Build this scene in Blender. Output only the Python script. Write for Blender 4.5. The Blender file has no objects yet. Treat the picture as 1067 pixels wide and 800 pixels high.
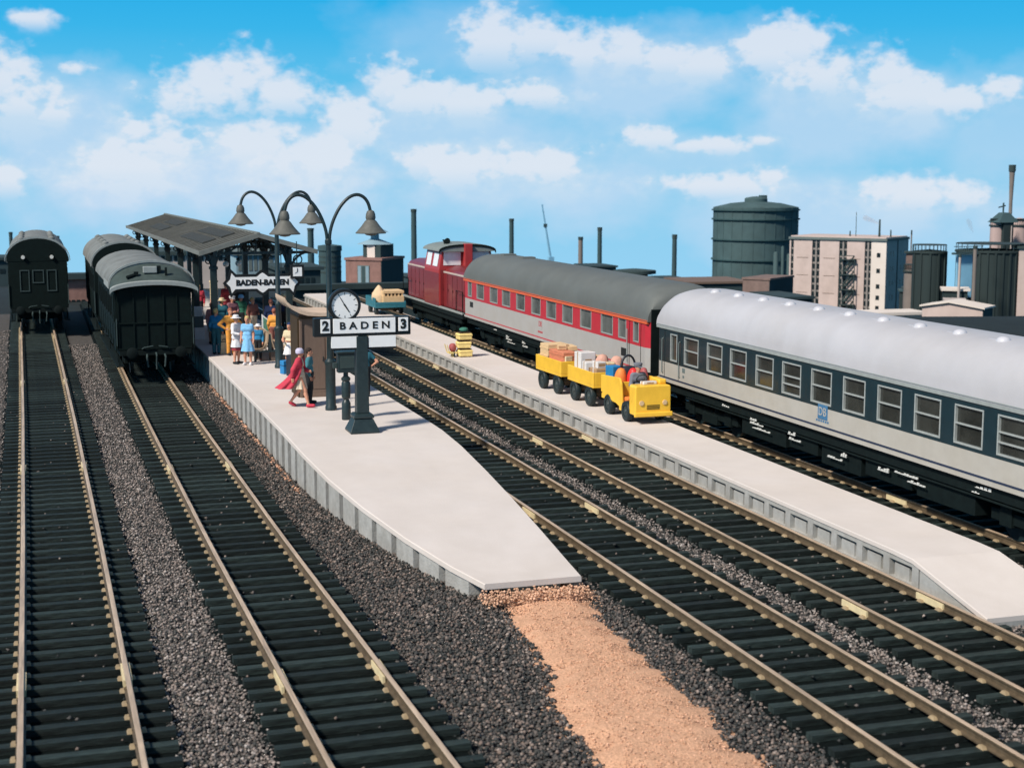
import bpy, math, random
import numpy as np
from mathutils import Vector, Matrix
random.seed(7); rng = np.random.default_rng(7)
R = math.radians; PI = math.pi
S = bpy.context.scene; COL = S.collection

# ------------------------------------------------------------------ camera
F = 1550.0; CH = 7.4                                   # focal length in photo pixels, eye height over the rails
YAW = math.atan(488.5 / F); PITCH = math.atan(214 / F)
cam_d = bpy.data.cameras.new('camera'); cam = bpy.data.objects.new('camera', cam_d); COL.objects.link(cam)
cam.location = (0, 0, CH); cam.rotation_euler = (PI / 2 - PITCH, 0, -YAW)
cam_d.sensor_width = 36; cam_d.lens = 36 * F / 1067; cam_d.clip_start = .5; cam_d.clip_end = 6000
cam_d.dof.use_dof = True; cam_d.dof.focus_distance = 42; cam_d.dof.aperture_fstop = 1.25
S.camera = cam

FW = np.array([math.sin(YAW) * math.cos(PITCH), math.cos(YAW) * math.cos(PITCH), -math.sin(PITCH)])
RT = np.array([math.cos(YAW), -math.sin(YAW), 0]); UP = np.cross(RT, FW)
def ray(px, py): return FW + RT * (px - 533.5) / F - UP * (py - 400) / F
def P(px, py, z=0.0):                                   # photo pixel -> point on the level z
    d = ray(px, py); t = (z - CH) / d[2]; return d * t + np.array([0, 0, CH])
def PY(px, py, Y):                                      # photo pixel -> point on the plane y = Y
    d = ray(px, py); t = Y / d[1]; return d * t + np.array([0, 0, CH])

# ------------------------------------------------------------------ light, sky
SUN_DIR = Vector((-.83, -.42, .92)).normalized()        # towards the sun
sun_el = math.asin(SUN_DIR.z); sun_az = math.atan2(SUN_DIR.x, SUN_DIR.y)
sd = bpy.data.lights.new('sun', 'SUN'); sd.energy = 4.9; sd.angle = R(6.5); sd.color = (1, .925, .83)
so = bpy.data.objects.new('sun', sd); COL.objects.link(so)
so.rotation_euler = SUN_DIR.to_track_quat('Z', 'Y').to_euler()

S.cycles.max_bounces = 6; S.cycles.diffuse_bounces = 3; S.cycles.volume_bounces = 3
W = bpy.data.worlds.new('World'); S.world = W; W.use_nodes = True
def build_world():
    nt = W.node_tree; N = nt.nodes; L = nt.links; N.clear()
    def nd(t, **k):
        n = N.new(t)
        for a, b in k.items(): setattr(n, a, b)
        return n
    def m(op, a, b=None, c=None, clamp=False):
        n = nd('ShaderNodeMath', operation=op, use_clamp=clamp)
        for i, v in enumerate((a, b, c)):
            if v is None: continue
            if isinstance(v, (int, float)): n.inputs[i].default_value = v
            else: L.new(v, n.inputs[i])
        return n.outputs[0]
    def vm(op, a, b):
        n = nd('ShaderNodeVectorMath', operation=op)
        for i, v in enumerate((a, b)):
            if v is None: continue
            if isinstance(v, tuple): n.inputs[i].default_value = v
            else: L.new(v, n.inputs[i])
        return n
    tc = nd('ShaderNodeTexCoord').outputs['Generated']
    sp = nd('ShaderNodeSeparateXYZ'); L.new(tc, sp.inputs[0])
    az = m('ARCTAN2', sp.outputs[0], sp.outputs[1]); el = m('ARCSINE', sp.outputs[2])
    ae = nd('ShaderNodeCombineXYZ'); L.new(az, ae.inputs[0]); L.new(el, ae.inputs[1]); ae = ae.outputs[0]
    def ang(px, py):
        d = ray(px, py); d = d / np.linalg.norm(d); return math.atan2(d[0], d[1]), math.asin(d[2])
    # physical sky for the light
    sky = nd('ShaderNodeTexSky', sky_type='NISHITA'); sky.sun_disc = False
    sky.sun_elevation = sun_el; sky.sun_rotation = sun_az; sky.ozone_density = 2.2; sky.dust_density = .5
    # the band above the (low) skyline: deep cyan overhead, milky near the ground
    mr = nd('ShaderNodeMapRange'); L.new(el, mr.inputs[0]); mr.inputs[1].default_value = R(-5); mr.inputs[2].default_value = R(10)
    rp = nd('ShaderNodeValToRGB'); L.new(mr.outputs[0], rp.inputs[0])
    cols = [(0, (.33, .67, .93)), (.33, (.262, .631, .89)), (.55, (.125, .55, .87)), (.70, (.045, .475, .85)), (.87, (.008, .41, .83))]
    e = rp.color_ramp.elements
    while len(e) < len(cols): e.new(.5)
    for i, (p, c) in enumerate(cols): e[i].position = p; e[i].color = (*c, 1)
    # clouds: crisp billowing tops that melt away downwards, over a soft milky veil
    mp = nd('ShaderNodeMapping'); L.new(tc, mp.inputs[0]); mp.inputs['Scale'].default_value = (1, 1, 1.5)
    def noise(scale, det, rough):
        n = nd('ShaderNodeTexNoise'); L.new(mp.outputs[0], n.inputs['Vector'])
        n.inputs['Scale'].default_value = scale; n.inputs['Detail'].default_value = det; n.inputs['Roughness'].default_value = rough
        return n.outputs[0]
    n1 = noise(34, 3, .5); n2 = noise(95, 5, .55); n3 = noise(14, 5, .55)
    wob = m('ADD', m('MULTIPLY_ADD', n1, 1.7, -.85), m('MULTIPLY_ADD', n2, 1.3, -.65))
    soft = m('ADD', m('MULTIPLY_ADD', n3, 1.5, -.75), m('MULTIPLY_ADD', n1, .6, -.3))
    heaps = [(190, 98, 38, 26), (222, 92, 40, 30), (252, 86, 34, 32), (288, 98, 42, 20), (2, 80, 24, 34), (24, 102, 36, 26), (52, 114, 20, 18), (5, 185, 26, 16),
             (165, 150, 55, 34), (128, 172, 60, 26), (270, 152, 55, 30), (325, 168, 70, 34), (365, 130, 34, 34), (408, 88, 30, 26), (445, 100, 44, 26), (490, 106, 50, 20), (555, 98, 42, 14),
             (515, 40, 34, 28), (552, 38, 36, 24), (612, 55, 34, 22), (655, 54, 40, 24), (695, 60, 46, 22), (735, 66, 40, 20), (800, 54, 40, 24), (830, 48, 34, 26), (862, 76, 50, 28),
             (925, 80, 28, 22), (952, 98, 50, 26), (996, 104, 26, 20), (682, 143, 28, 14), (748, 151, 46, 10), (792, 146, 18, 6), (450, 165, 36, 20), (505, 172, 60, 26), (562, 174, 45, 24),
             (1052, 94, 30, 13), (798, 184, 26, 14), (755, 192, 60, 14), (950, 202, 70, 20), (80, 71, 16, 7), (32, 18, 20, 9)]
    veils = [(60, 145, 130, 70, .55), (230, 185, 230, 60, .65), (480, 150, 140, 70, .5), (560, 195, 200, 45, .5), (660, 85, 170, 55, .55), (880, 115, 170, 60, .5), (900, 225, 230, 50, .5), (470, 40, 120, 50, .3), (1040, 140, 70, 60, .35), (720, 160, 110, 35, .35)]
    def blob(px, py, rx, ry, below):
        a, b = ang(px, py); d = vm('SUBTRACT', ae, (a, b, 0)).outputs[0]
        s_ = nd('ShaderNodeSeparateXYZ'); L.new(vm('MULTIPLY', d, (F / rx, F / ry, 0)).outputs[0], s_.inputs[0])
        up_ = m('MAXIMUM', s_.outputs[1], 0.0); dn = m('MINIMUM', s_.outputs[1], 0.0)
        y = m('ADD', up_, m('MULTIPLY', dn, below))
        r = m('SQRT', m('MULTIPLY_ADD', s_.outputs[0], s_.outputs[0], m('MULTIPLY', y, y)))
        return m('SUBTRACT', 1.0, r), dn
    best = None
    for (px, py, rx, ry) in heaps:
        v, dn = blob(px, py, rx * 1.48, ry * 1.36, .42)
        op = m('MULTIPLY', m('MULTIPLY_ADD', m('ADD', v, wob), 1.2, .16, clamp=True), m('MULTIPLY_ADD', dn, .55, 1.0, clamp=True))
        best = op if best is None else m('MAXIMUM', best, op)
    sm = nd('ShaderNodeMapRange', interpolation_type='SMOOTHSTEP'); L.new(best, sm.inputs[0])
    veil = None
    for (px, py, rx, ry, o_) in veils:
        v, dn = blob(px, py, rx, ry, 1.0)
        op = m('MULTIPLY', m('MULTIPLY_ADD', m('ADD', v, soft), 1.3, .30, clamp=True), o_ * 1.15)
        veil = op if veil is None else m('MAXIMUM', veil, op)
    cap = nd('ShaderNodeMapRange', interpolation_type='SMOOTHSTEP'); L.new(el, cap.inputs[0])
    cap.inputs[1].default_value = R(9); cap.inputs[2].default_value = R(30); cap.inputs[3].default_value = 1; cap.inputs[4].default_value = 0
    fac = m('MAXIMUM', m('MULTIPLY', sm.outputs[0], .80), veil)
    fac = m('MULTIPLY', fac, cap.outputs[0])
    ccol = nd('ShaderNodeValToRGB'); L.new(sm.outputs[0], ccol.inputs[0])
    ccol.color_ramp.elements[0].color = (.62, .75, .93, 1); ccol.color_ramp.elements[1].color = (.86, .87, .93, 1)
    mx = nd('ShaderNodeMixRGB'); L.new(fac, mx.inputs[0]); L.new(rp.outputs[0], mx.inputs[1]); L.new(ccol.outputs[0], mx.inputs[2])
    b1 = nd('ShaderNodeBackground'); L.new(mx.outputs[0], b1.inputs[0]); b1.inputs[1].default_value = .97
    b2 = nd('ShaderNodeBackground'); L.new(sky.outputs[0], b2.inputs[0]); b2.inputs[1].default_value = .08
    up = nd('ShaderNodeMapRange', interpolation_type='SMOOTHSTEP'); L.new(el, up.inputs[0])
    up.inputs[1].default_value = R(9.5); up.inputs[2].default_value = R(22)
    ms = nd('ShaderNodeMixShader'); L.new(up.outputs[0], ms.inputs[0]); L.new(b1.outputs[0], ms.inputs[1]); L.new(b2.outputs[0], ms.inputs[2])
    out = nd('ShaderNodeOutputWorld'); L.new(ms.outputs[0], out.inputs[0])
build_world()
S.view_settings.view_transform = 'Standard'; S.view_settings.look = 'None'
S.view_settings.exposure = 0.0; S.view_settings.gamma = 1; S.view_settings.use_curve_mapping = False

# ------------------------------------------------------------------ materials
def mat(name, col, rough=.6, var=.12, scale=3.0, bump=0.0, bscale=None, metal=0.0, stain=0.0, stretch=None, spec=.4, col2=None, island=False, coat=0.0, objrand=0.0):
    """procedural paint/stone: base colour mottled by noise, optional stains, optional bump"""
    mt = bpy.data.materials.new(name); mt.use_nodes = True
    nt = mt.node_tree; N = nt.nodes; L = nt.links; b = N['Principled BSDF']
    b.inputs['Roughness'].default_value = rough; b.inputs['Metallic'].default_value = metal
    b.inputs['Specular IOR Level'].default_value = spec
    b.inputs['Coat Weight'].default_value = coat
    tc = N.new('ShaderNodeTexCoord'); mp = N.new('ShaderNodeMapping'); L.new(tc.outputs['Object'], mp.inputs[0])
    if stretch: mp.inputs['Scale'].default_value = stretch
    n = N.new('ShaderNodeTexNoise'); L.new(mp.outputs[0], n.inputs['Vector'])
    n.inputs['Scale'].default_value = scale; n.inputs['Detail'].default_value = 6; n.inputs['Roughness'].default_value = .62
    r = N.new('ShaderNodeValToRGB')
    if island:
        g = N.new('ShaderNodeNewGeometry'); L.new(g.outputs['Random Per Island'], r.inputs[0])
    else: L.new(n.outputs[0], r.inputs[0])
    lo = tuple(max(0, c * (1 - var)) for c in col); hi = tuple(min(1, c * (1 + var)) for c in (col2 or col))
    e = r.color_ramp.elements
    if isinstance(island, list):
        while len(e) < len(island): e.new(.5)
    e[0].position = .0 if island else .32; e[1].position = 1 if island else .68; e[0].color = (*lo, 1); e[1].color = (*hi, 1)
    if isinstance(island, list):
        for q_, (p_, c_) in enumerate(island): e[q_].position = p_; e[q_].color = (*c_, 1)
    src = r.outputs[0]
    if stain:
        n2 = N.new('ShaderNodeTexNoise'); L.new(mp.outputs[0], n2.inputs['Vector'])
        n2.inputs['Scale'].default_value = scale * .23; n2.inputs['Detail'].default_value = 8; n2.inputs['Roughness'].default_value = .7
        r2 = N.new('ShaderNodeValToRGB'); L.new(n2.outputs[0], r2.inputs[0])
        r2.color_ramp.elements[0].position = .35; r2.color_ramp.elements[1].position = .62
        k = 1 - stain; r2.color_ramp.elements[0].color = (k, k * .98, k * .95, 1); r2.color_ramp.elements[1].color = (1, 1, 1, 1)
        mm = N.new('ShaderNodeMixRGB'); mm.blend_type = 'MULTIPLY'; mm.inputs[0].default_value = 1
        L.new(src, mm.inputs[1]); L.new(r2.outputs[0], mm.inputs[2]); src = mm.outputs[0]
    if objrand:
        oi = N.new('ShaderNodeObjectInfo'); hm = N.new('ShaderNodeMapRange'); L.new(oi.outputs['Random'], hm.inputs[0]); hm.inputs[3].default_value = 1 - objrand; hm.inputs[4].default_value = 1 + objrand
        mm = N.new('ShaderNodeVectorMath'); mm.operation = 'SCALE'; L.new(src, mm.inputs[0]); L.new(hm.outputs[0], mm.inputs['Scale']); src = mm.outputs[0]
    L.new(src, b.inputs['Base Color'])
    rr = N.new('ShaderNodeMapRange'); L.new(n.outputs[0], rr.inputs[0])
    rr.inputs[3].default_value = max(.05, rough - .12); rr.inputs[4].default_value = min(1, rough + .12); L.new(rr.outputs[0], b.inputs['Roughness'])
    if bump:
        nb = N.new('ShaderNodeTexNoise'); L.new(mp.outputs[0], nb.inputs['Vector'])
        nb.inputs['Scale'].default_value = bscale or scale * 4; nb.inputs['Detail'].default_value = 5
        bp = N.new('ShaderNodeBump'); bp.inputs['Strength'].default_value = 1; bp.inputs['Distance'].default_value = bump
        L.new(nb.outputs[0], bp.inputs['Height']); L.new(bp.outputs[0], b.inputs['Normal'])
    return mt
M = {}
def mk(k, *a, **kw): M[k] = mat(k, *a, **kw)
mk('cinder_ground', (.085, .078, .072), .95, .45, 22, .05, 18, stain=.35)
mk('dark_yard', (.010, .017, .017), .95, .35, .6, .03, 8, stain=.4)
mk('ballast_stone', (.03, .034, .034), .95, .2, 30, .008, 60, island=[(0, (.028, .034, .034)), (.28, (.095, .092, .086)), (.58, (.185, .16, .145)), (.85, (.30, .245, .215)), (1, (.46, .42, .39))])
mk('dark_stone', (.02, .026, .026), .95, .2, 30, .008, 60, island=[(0, (.017, .023, .023)), (.38, (.056, .057, .055)), (.70, (.125, .108, .097)), (.91, (.20, .15, .125)), (1, (.36, .30, .26))])
mk('sand', (.66, .38, .235), .95, .30, 26, .02, 34, stain=.16)
mk('sand_grain', (.50, .30, .19), .95, .15, 30, .004, 60, col2=(.74, .45, .30), island=True)
mk('bank_grain', (.16, .08, .05), .95, .15, 30, .004, 60, col2=(.60, .34, .22), island=True)
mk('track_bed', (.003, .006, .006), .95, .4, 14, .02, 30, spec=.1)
mk('sleeper', (.026, .039, .036), .65, .55, 7, .012, 22, stretch=(.5, 5, 5), spec=.25, stain=.5, objrand=.45)
mk('rail_steel', (.68, .51, .36), .42, .2, 5, metal=.2, stretch=(6, .35, 6), stain=.35)
mk('rail_web', (.135, .10, .062), .55, .25, 7, metal=.3)
mk('rail_chair', (.34, .255, .15), .55, .2, 6)
mk('rail_joiner', (.72, .60, .36), .45, .1, 6)
mk('platform_top', (.65, .595, .555), .9, .03, 1.1, .004, 30, stain=.07)
mk('platform_edge', (.42, .42, .40), .85, .08, 5, .006, 30, stain=.15)
mk('platform_wall', (.40, .40, .38), .85, .12, 5, .01, 25, stain=.25)
mk('platform_slot_shade', (.025, .035, .035), .9, .2, 5)  # dark colour stands in for the shade in the slots between wall ribs
mk('platform2_wall', (.40, .40, .38), .8, .08, 6, .006, 25, stain=.2)
mk('coach_green', (.0035, .010, .0095), .75, .25, 5, stain=.2, spec=.15)
mk('coach_black', (.005, .010, .010), .75, .25, 6, spec=.15)
mk('old_roof', (.20, .215, .208), .8, .14, 4, .004, 30, stain=.3)
mk('old_hood', (.045, .068, .064), .75, .18, 4, stain=.25)
mk('grey_trim', (.28, .31, .30), .7, .1, 5)
mk('glass_dark', (.010, .016, .017), .08, .2, 3, spec=.6)
mk('glass_warm', (.030, .032, .028), .12, .4, 1.2, spec=.6)
mk('glass_sky_white', (.80, .80, .80), .25, .05, 3)  # white panes stand in for bright sky seen through the cab
mk('glass_grey', (.10, .11, .105), .15, .35, 1.2, spec=.6)
mk('coach_cream', (.44, .42, .375), .42, .035, 3, stain=.06, coat=.1)
mk('coach_grey', (.40, .395, .38), .45, .035, 3, stain=.06)
mk('coach_blue', (.005, .022, .030), .38, .12, 4, coat=.15)
mk('line_blue', (.012, .025, .06), .4, .1, 4)
mk('coach_red', (.47, .024, .040), .4, .06, 4, coat=.15)
mk('trim_orange', (.70, .12, .04), .45, .05, 4)
mk('loco_red', (.20, .022, .025), .42, .09, 4, stain=.12, coat=.15)
mk('loco_bright', (.36, .035, .036), .45, .08, 4)
mk('loco_roof', (.20, .23, .215), .6, .1, 4)
mk('roof_silver', (.46, .46, .485), .55, .035, 1.2, stain=.05)
mk('roof_grey', (.125, .138, .132), .65, .06, 1.5, stain=.1)
mk('vent_white', (.52, .52, .55), .4, .04, 4)
mk('frame_alu', (.42, .45, .43), .4, .08, 8, metal=.3)
mk('mark_white', (.62, .62, .58), .7, .1, 12)
mk('mark_black', (.012, .014, .014), .6, .1, 12)
mk('iron', (.016, .030, .032), .42, .2, 7, spec=.5)
mk('lamp_shade', (.115, .115, .10), .55, .12, 9, .002, 60)
mk('lamp_glass', (.75, .72, .62), .3, .05, 6)
mk('canopy_roof', (.105, .107, .094), .85, .14, 3, .012, 30, stain=.3)
mk('canopy_trim', (.17, .18, .165), .8, .12, 4)
mk('sign_white', (.88, .88, .86), .45, .03, 4)
mk('sign_black', (.012, .013, .013), .4, .1, 6)
mk('board_blue', (.05, .16, .30), .5, .1, 5)
mk('kiosk_brown', (.17, .115, .085), .7, .1, 4, .004, 20, stretch=(5, 5, .7))
mk('kiosk_roof', (.66, .50, .37), .75, .1, 4, stain=.15)
mk('bench_wood', (.40, .29, .19), .65, .15, 6, .004, 30)
mk('notice_green', (.12, .30, .21), .6, .2, 9)
mk('cart_yellow', (.95, .57, .055), .42, .06, 3, stain=.07, coat=.15)
mk('cart_dark', (.05, .03, .012), .7, .2, 6)
mk('tyre', (.010, .022, .025), .55, .2, 9, .003, 50)
mk('hub', (.035, .05, .05), .5, .2, 9)
mk('crate_cream', (.70, .50, .28), .75, .14, 5, .006, 24, stretch=(1, 1, 5))
mk('crate_orange', (.62, .22, .12), .7, .14, 5, .005, 24, stretch=(1, 1, 5))
mk('carton_tan', (.42, .27, .15), .8, .1, 6)
mk('carton_white', (.72, .70, .68), .7, .06, 6)
mk('sack_pink', (.60, .33, .25), .85, .12, 7, .01, 18)
mk('bag_blue', (.02, .20, .45), .6, .12, 7)
mk('bag_black', (.02, .024, .035), .55, .25, 7)
mk('bag_orange', (.80, .24, .05), .6, .08, 7)
mk('ball_red', (.75, .03, .03), .45, .08, 7)
mk('bag_maroon', (.35, .08, .08), .6, .1, 7)
mk('crate_yellow', (.85, .66, .25), .65, .1, 6)
mk('tarp_cream', (.66, .50, .32), .85, .1, 5, .02, 7)
mk('trailer_blue', (.03, .17, .22), .5, .12, 5)
mk('plant_green', (.04, .17, .12), .8, .3, 10)
mk('skin', (.62, .30, .19), .6, .06, 8)
mk('eye', (.03, .02, .02), .3, .1, 8); mk('lip', (.45, .12, .10), .5, .1, 8)
for k, c in dict(red=(.52, .045, .075), beige=(.62, .53, .40), teal=(.05, .20, .24), navy=(.015, .03, .09), black=(.012, .016, .02), orange=(.75, .33, .06),
                 blue=(.02, .19, .38), skyblue=(.22, .50, .78), white=(.78, .76, .76), mauve=(.24, .11, .14), brown=(.26, .10, .08), green=(.03, .16, .10),
                 petrol=(.014, .10, .14), pink=(.62, .27, .25), cream=(.68, .56, .36), blonde=(.50, .36, .15), ginger=(.30, .10, .06), darkhair=(.03, .02, .016),
                 grey=(.17, .18, .21), yellow=(.72, .52, .16), maroon=(.28, .03, .04), lavender=(.55, .52, .66)).items():
    mk('cloth_' + k, c, .85, .16, 7, .006, 22)
mk('gas_green', (.058, .105, .110), .8, .14, .25, stain=.15)
mk('gas_ring', (.032, .075, .080), .8, .1, .5)
mk('works_pink', (.58, .465, .42), .9, .08, .4, stain=.14)
mk('works_cream', (.74, .66, .59), .9, .05, .4, stain=.1)
mk('works_dark', (.035, .058, .058), .9, .15, .4)
mk('bay_grey', (.26, .235, .215), .9, .1, .5)
mk('end_grey', (.36, .385, .36), .9, .1, .4, stain=.15)
mk('skylight', (.045, .048, .044), .8, .2, 5)
mk('works_slate', (.13, .165, .16), .9, .12, .4)
mk('works_window', (.012, .02, .022), .3, .2, 1)
mk('brick_red', (.30, .17, .145), .9, .16, 1.2, .02, 4, stain=.2)
mk('brick_brown', (.21, .145, .125), .9, .16, 1.2, .02, 4, stain=.2)
mk('silo_dark', (.024, .040, .040), .85, .25, .3, stretch=(1, 1, .08))
mk('silo_pink', (.46, .34, .31), .85, .14, .3, stretch=(1, 1, .1))
mk('far_blue', (.22, .46, .62), .9, .05, 1)  # on the crane, distance haze put into the paint colour
mk('chimney_dark', (.040, .078, .085), .9, .15, .3)
mk('chimney_brown', (.20, .17, .15), .9, .15, .3)
mk('shed_dark', (.028, .05, .055), .9, .2, .3)
mk('pale_wall', (.52, .44, .40), .9, .1, .5, stain=.15)
mk('pale_blue', (.24, .36, .42), .8, .1, .5)
mk('hedge', (.006, .013, .012), .95, .5, 2, .2, 3)

# ------------------------------------------------------------------ mesh helpers
class MB:
    def __init__(s): s.v = []; s.f = []; s.m = []
    def add(s, vs, fs, mi=0):
        o = len(s.v); s.v += [tuple(map(float, p)) for p in vs]; s.f += [tuple(i + o for i in f) for f in fs]; s.m += [mi] * len(fs); return s
    def box(s, x0, x1, y0, y1, z0, z1, mi=0, rz=0, c=None):
        vs = [(x, y, z) for z in (z0, z1) for (x, y) in ((x0, y0), (x1, y0), (x1, y1), (x0, y1))]
        if rz:
            cx, cy = c or ((x0 + x1) / 2, (y0 + y1) / 2); ca, sa = math.cos(rz), math.sin(rz)
            vs = [(cx + (x - cx) * ca - (y - cy) * sa, cy + (x - cx) * sa + (y - cy) * ca, z) for x, y, z in vs]
        return s.add(vs, [(3, 2, 1, 0), (4, 5, 6, 7), (0, 1, 5, 4), (1, 2, 6, 5), (2, 3, 7, 6), (3, 0, 4, 7)], mi)
    def loft(s, rings, closed=True, cap=True, mi=0):
        n = len(rings[0]); vs = [p for r in rings for p in r]; fs = []
        for i in range(len(rings) - 1):
            for j in range(n if closed else n - 1):
                k = (j + 1) % n; fs.append((i * n + j, i * n + k, (i + 1) * n + k, (i + 1) * n + j))
        if cap and closed: fs.append(tuple(range(n))[::-1]); fs.append(tuple(range((len(rings) - 1) * n, len(rings) * n)))
        return s.add(vs, fs, mi)
    def tube(s, path, r, n=10, mi=0, cap=True):
        path = [Vector(p) for p in path]; rs = r if isinstance(r, (list, tuple)) else [r] * len(path); rings = []
        ref = None
        for i, p in enumerate(path):
            t = (path[min(i + 1, len(path) - 1)] - path[max(i - 1, 0)]).normalized()
            if ref is None: ref = Vector((0, 0, 1)) if abs(t.z) < .9 else Vector((1, 0, 0))
            a = (ref - t * ref.dot(t)).normalized(); b = t.cross(a); ref = a
            rings.append([p + (a * math.cos(q) + b * math.sin(q)) * rs[i] for q in [2 * PI * k / n for k in range(n)]])
        return s.loft(rings, True, cap, mi)
    def lathe(s, prof, n=24, c=(0, 0, 0), mi=0, ex=1, ey=1):
        rings = [[(c[0] + r * ex * math.cos(2 * PI * k / n), c[1] + r * ey * math.sin(2 * PI * k / n), c[2] + z) for k in range(n)] for r, z in prof]
        return s.loft(rings, True, True, mi)
    def prism(s, poly, y0, y1, mi=0):                   # poly of (x,z), extruded along y
        n = len(poly); vs = [(x, y0, z) for x, z in poly] + [(x, y1, z) for x, z in poly]
        fs = [tuple(range(n)), tuple(range(2 * n - 1, n - 1, -1))] + [(i, i + n, (i + 1) % n + n, (i + 1) % n) for i in range(n)]
        return s.add(vs, fs, mi)
    def mesh(s, name):
        me = bpy.data.meshes.new(name); me.from_pydata(s.v, [], s.f)
        me.polygons.foreach_set('material_index', s.m); me.update()
        import bmesh
        b = bmesh.new(); b.from_mesh(me); bmesh.ops.recalc_face_normals(b, faces=b.faces); b.to_mesh(me); b.free()
        return me
    def build(s, name, mats, parent=None, smooth=False, bevel=0, loc=(0, 0, 0), rz=0):
        me = s.mesh(name)
        for q in (mats if isinstance(mats, (list, tuple)) else [mats]): me.materials.append(M[q])
        o = bpy.data.objects.new(name, me); COL.objects.link(o); o.location = loc; o.rotation_euler = (0, 0, rz)
        if parent: o.parent = parent
        if smooth: shade(me, smooth)
        if bevel:
            b = o.modifiers.new('bevel', 'BEVEL'); b.width = bevel; b.segments = 2; b.limit_method = 'ANGLE'
        return o
def shade(me, ang=40):
    me.polygons.foreach_set('use_smooth', [True] * len(me.polygons))
    if ang is not True and ang < 179: me.set_sharp_from_angle(angle=R(ang))
def tag(o, label=None, cat=None, group=None, kind=None):
    if label: o['label'] = label
    if cat: o['category'] = cat
    if group: o['group'] = group
    if kind: o['kind'] = kind
    return o
def thing(name, label, cat, loc=(0, 0, 0), rz=0, group=None):
    o = bpy.data.objects.new(name, None); COL.objects.link(o); o.location = loc; o.rotation_euler = (0, 0, rz)
    o.empty_display_size = .3
    return tag(o, label, cat, group)
def copy_tree(o, parent=None):
    c = o.copy(); COL.objects.link(c)
    if parent: c.parent = parent
    for ch in list(o.children): copy_tree(ch, c)
    return c
def text(name, s, size, mt, parent, loc, rot=(PI / 2, 0, 0), ex=.012, sx=1.0, bold=0.0, space=1.0):
    cu = bpy.data.curves.new(name, 'FONT'); cu.body = s; cu.size = size; cu.extrude = ex; cu.align_x = 'CENTER'; cu.align_y = 'CENTER'; cu.offset = bold; cu.resolution_u = 3; cu.space_character = space
    t = bpy.data.objects.new(name, cu); COL.objects.link(t)
    dg = bpy.context.evaluated_depsgraph_get(); me = bpy.data.meshes.new_from_object(t.evaluated_get(dg))
    bpy.data.objects.remove(t); bpy.data.curves.remove(cu)
    me.name = name; me.materials.clear(); me.materials.append(M[mt])
    o = bpy.data.objects.new(name, me); COL.objects.link(o); o.parent = parent; o.location = loc; o.rotation_euler = rot; o.scale = (sx, 1, 1)
    return o
def lin(pts, y):
    ys = [p[1] for p in pts]; xs = [p[0] for p in pts]
    return float(np.interp(y, ys, xs)) if y <= ys[-1] else xs[-1] + (y - ys[-1]) * (xs[-1] - xs[-2]) / (ys[-1] - ys[-2])

# ------------------------------------------------------------------ ground
GZ = -.32
def ground_z(x, y):
    d = y + .28 * x; t = max(0, min(1, (x / max(y, 1) - .26) / .22)); t = t * t * (3 - 2 * t)
    st = 97 * (1 - t) + 82 * t; s = .0655 * (1 - t) + .118 * t
    q = max(0, d - st)
    return GZ - s * (q * q / (q + 12)) * (1 if q < 700 else 1)
xs = sorted(set(list(np.arange(-40, 62, 4.)) + list(np.arange(-400, -40, 24.)) + list(np.arange(62, 520, 16.)) + [-3000, -1800, -1000, -650, 700, 1000, 1600, 2400, 3500]))
ys = sorted(set([-60, -30, 0] + list(np.arange(10, 180, 5.)) + list(np.arange(180, 700, 22.)) + [800, 950, 1200, 1600, 2200, 3000]))
g = MB(); nx = len(xs)
g.add([(x, y, ground_z(x, y)) for y in ys for x in xs], [(j * nx + i, j * nx + i + 1, (j + 1) * nx + i + 1, (j + 1) * nx + i) for j in range(len(ys) - 1) for i in range(nx - 1)])
for k, f in enumerate(g.f):
    cx = sum(g.v[i][0] for i in f) / 4; cy = sum(g.v[i][1] for i in f) / 4
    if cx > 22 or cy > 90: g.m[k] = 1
tag(g.build('ground', ['cinder_ground', 'dark_yard'], smooth=True), 'dark cinder and gravel ground under the tracks', None, kind='structure')

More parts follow.
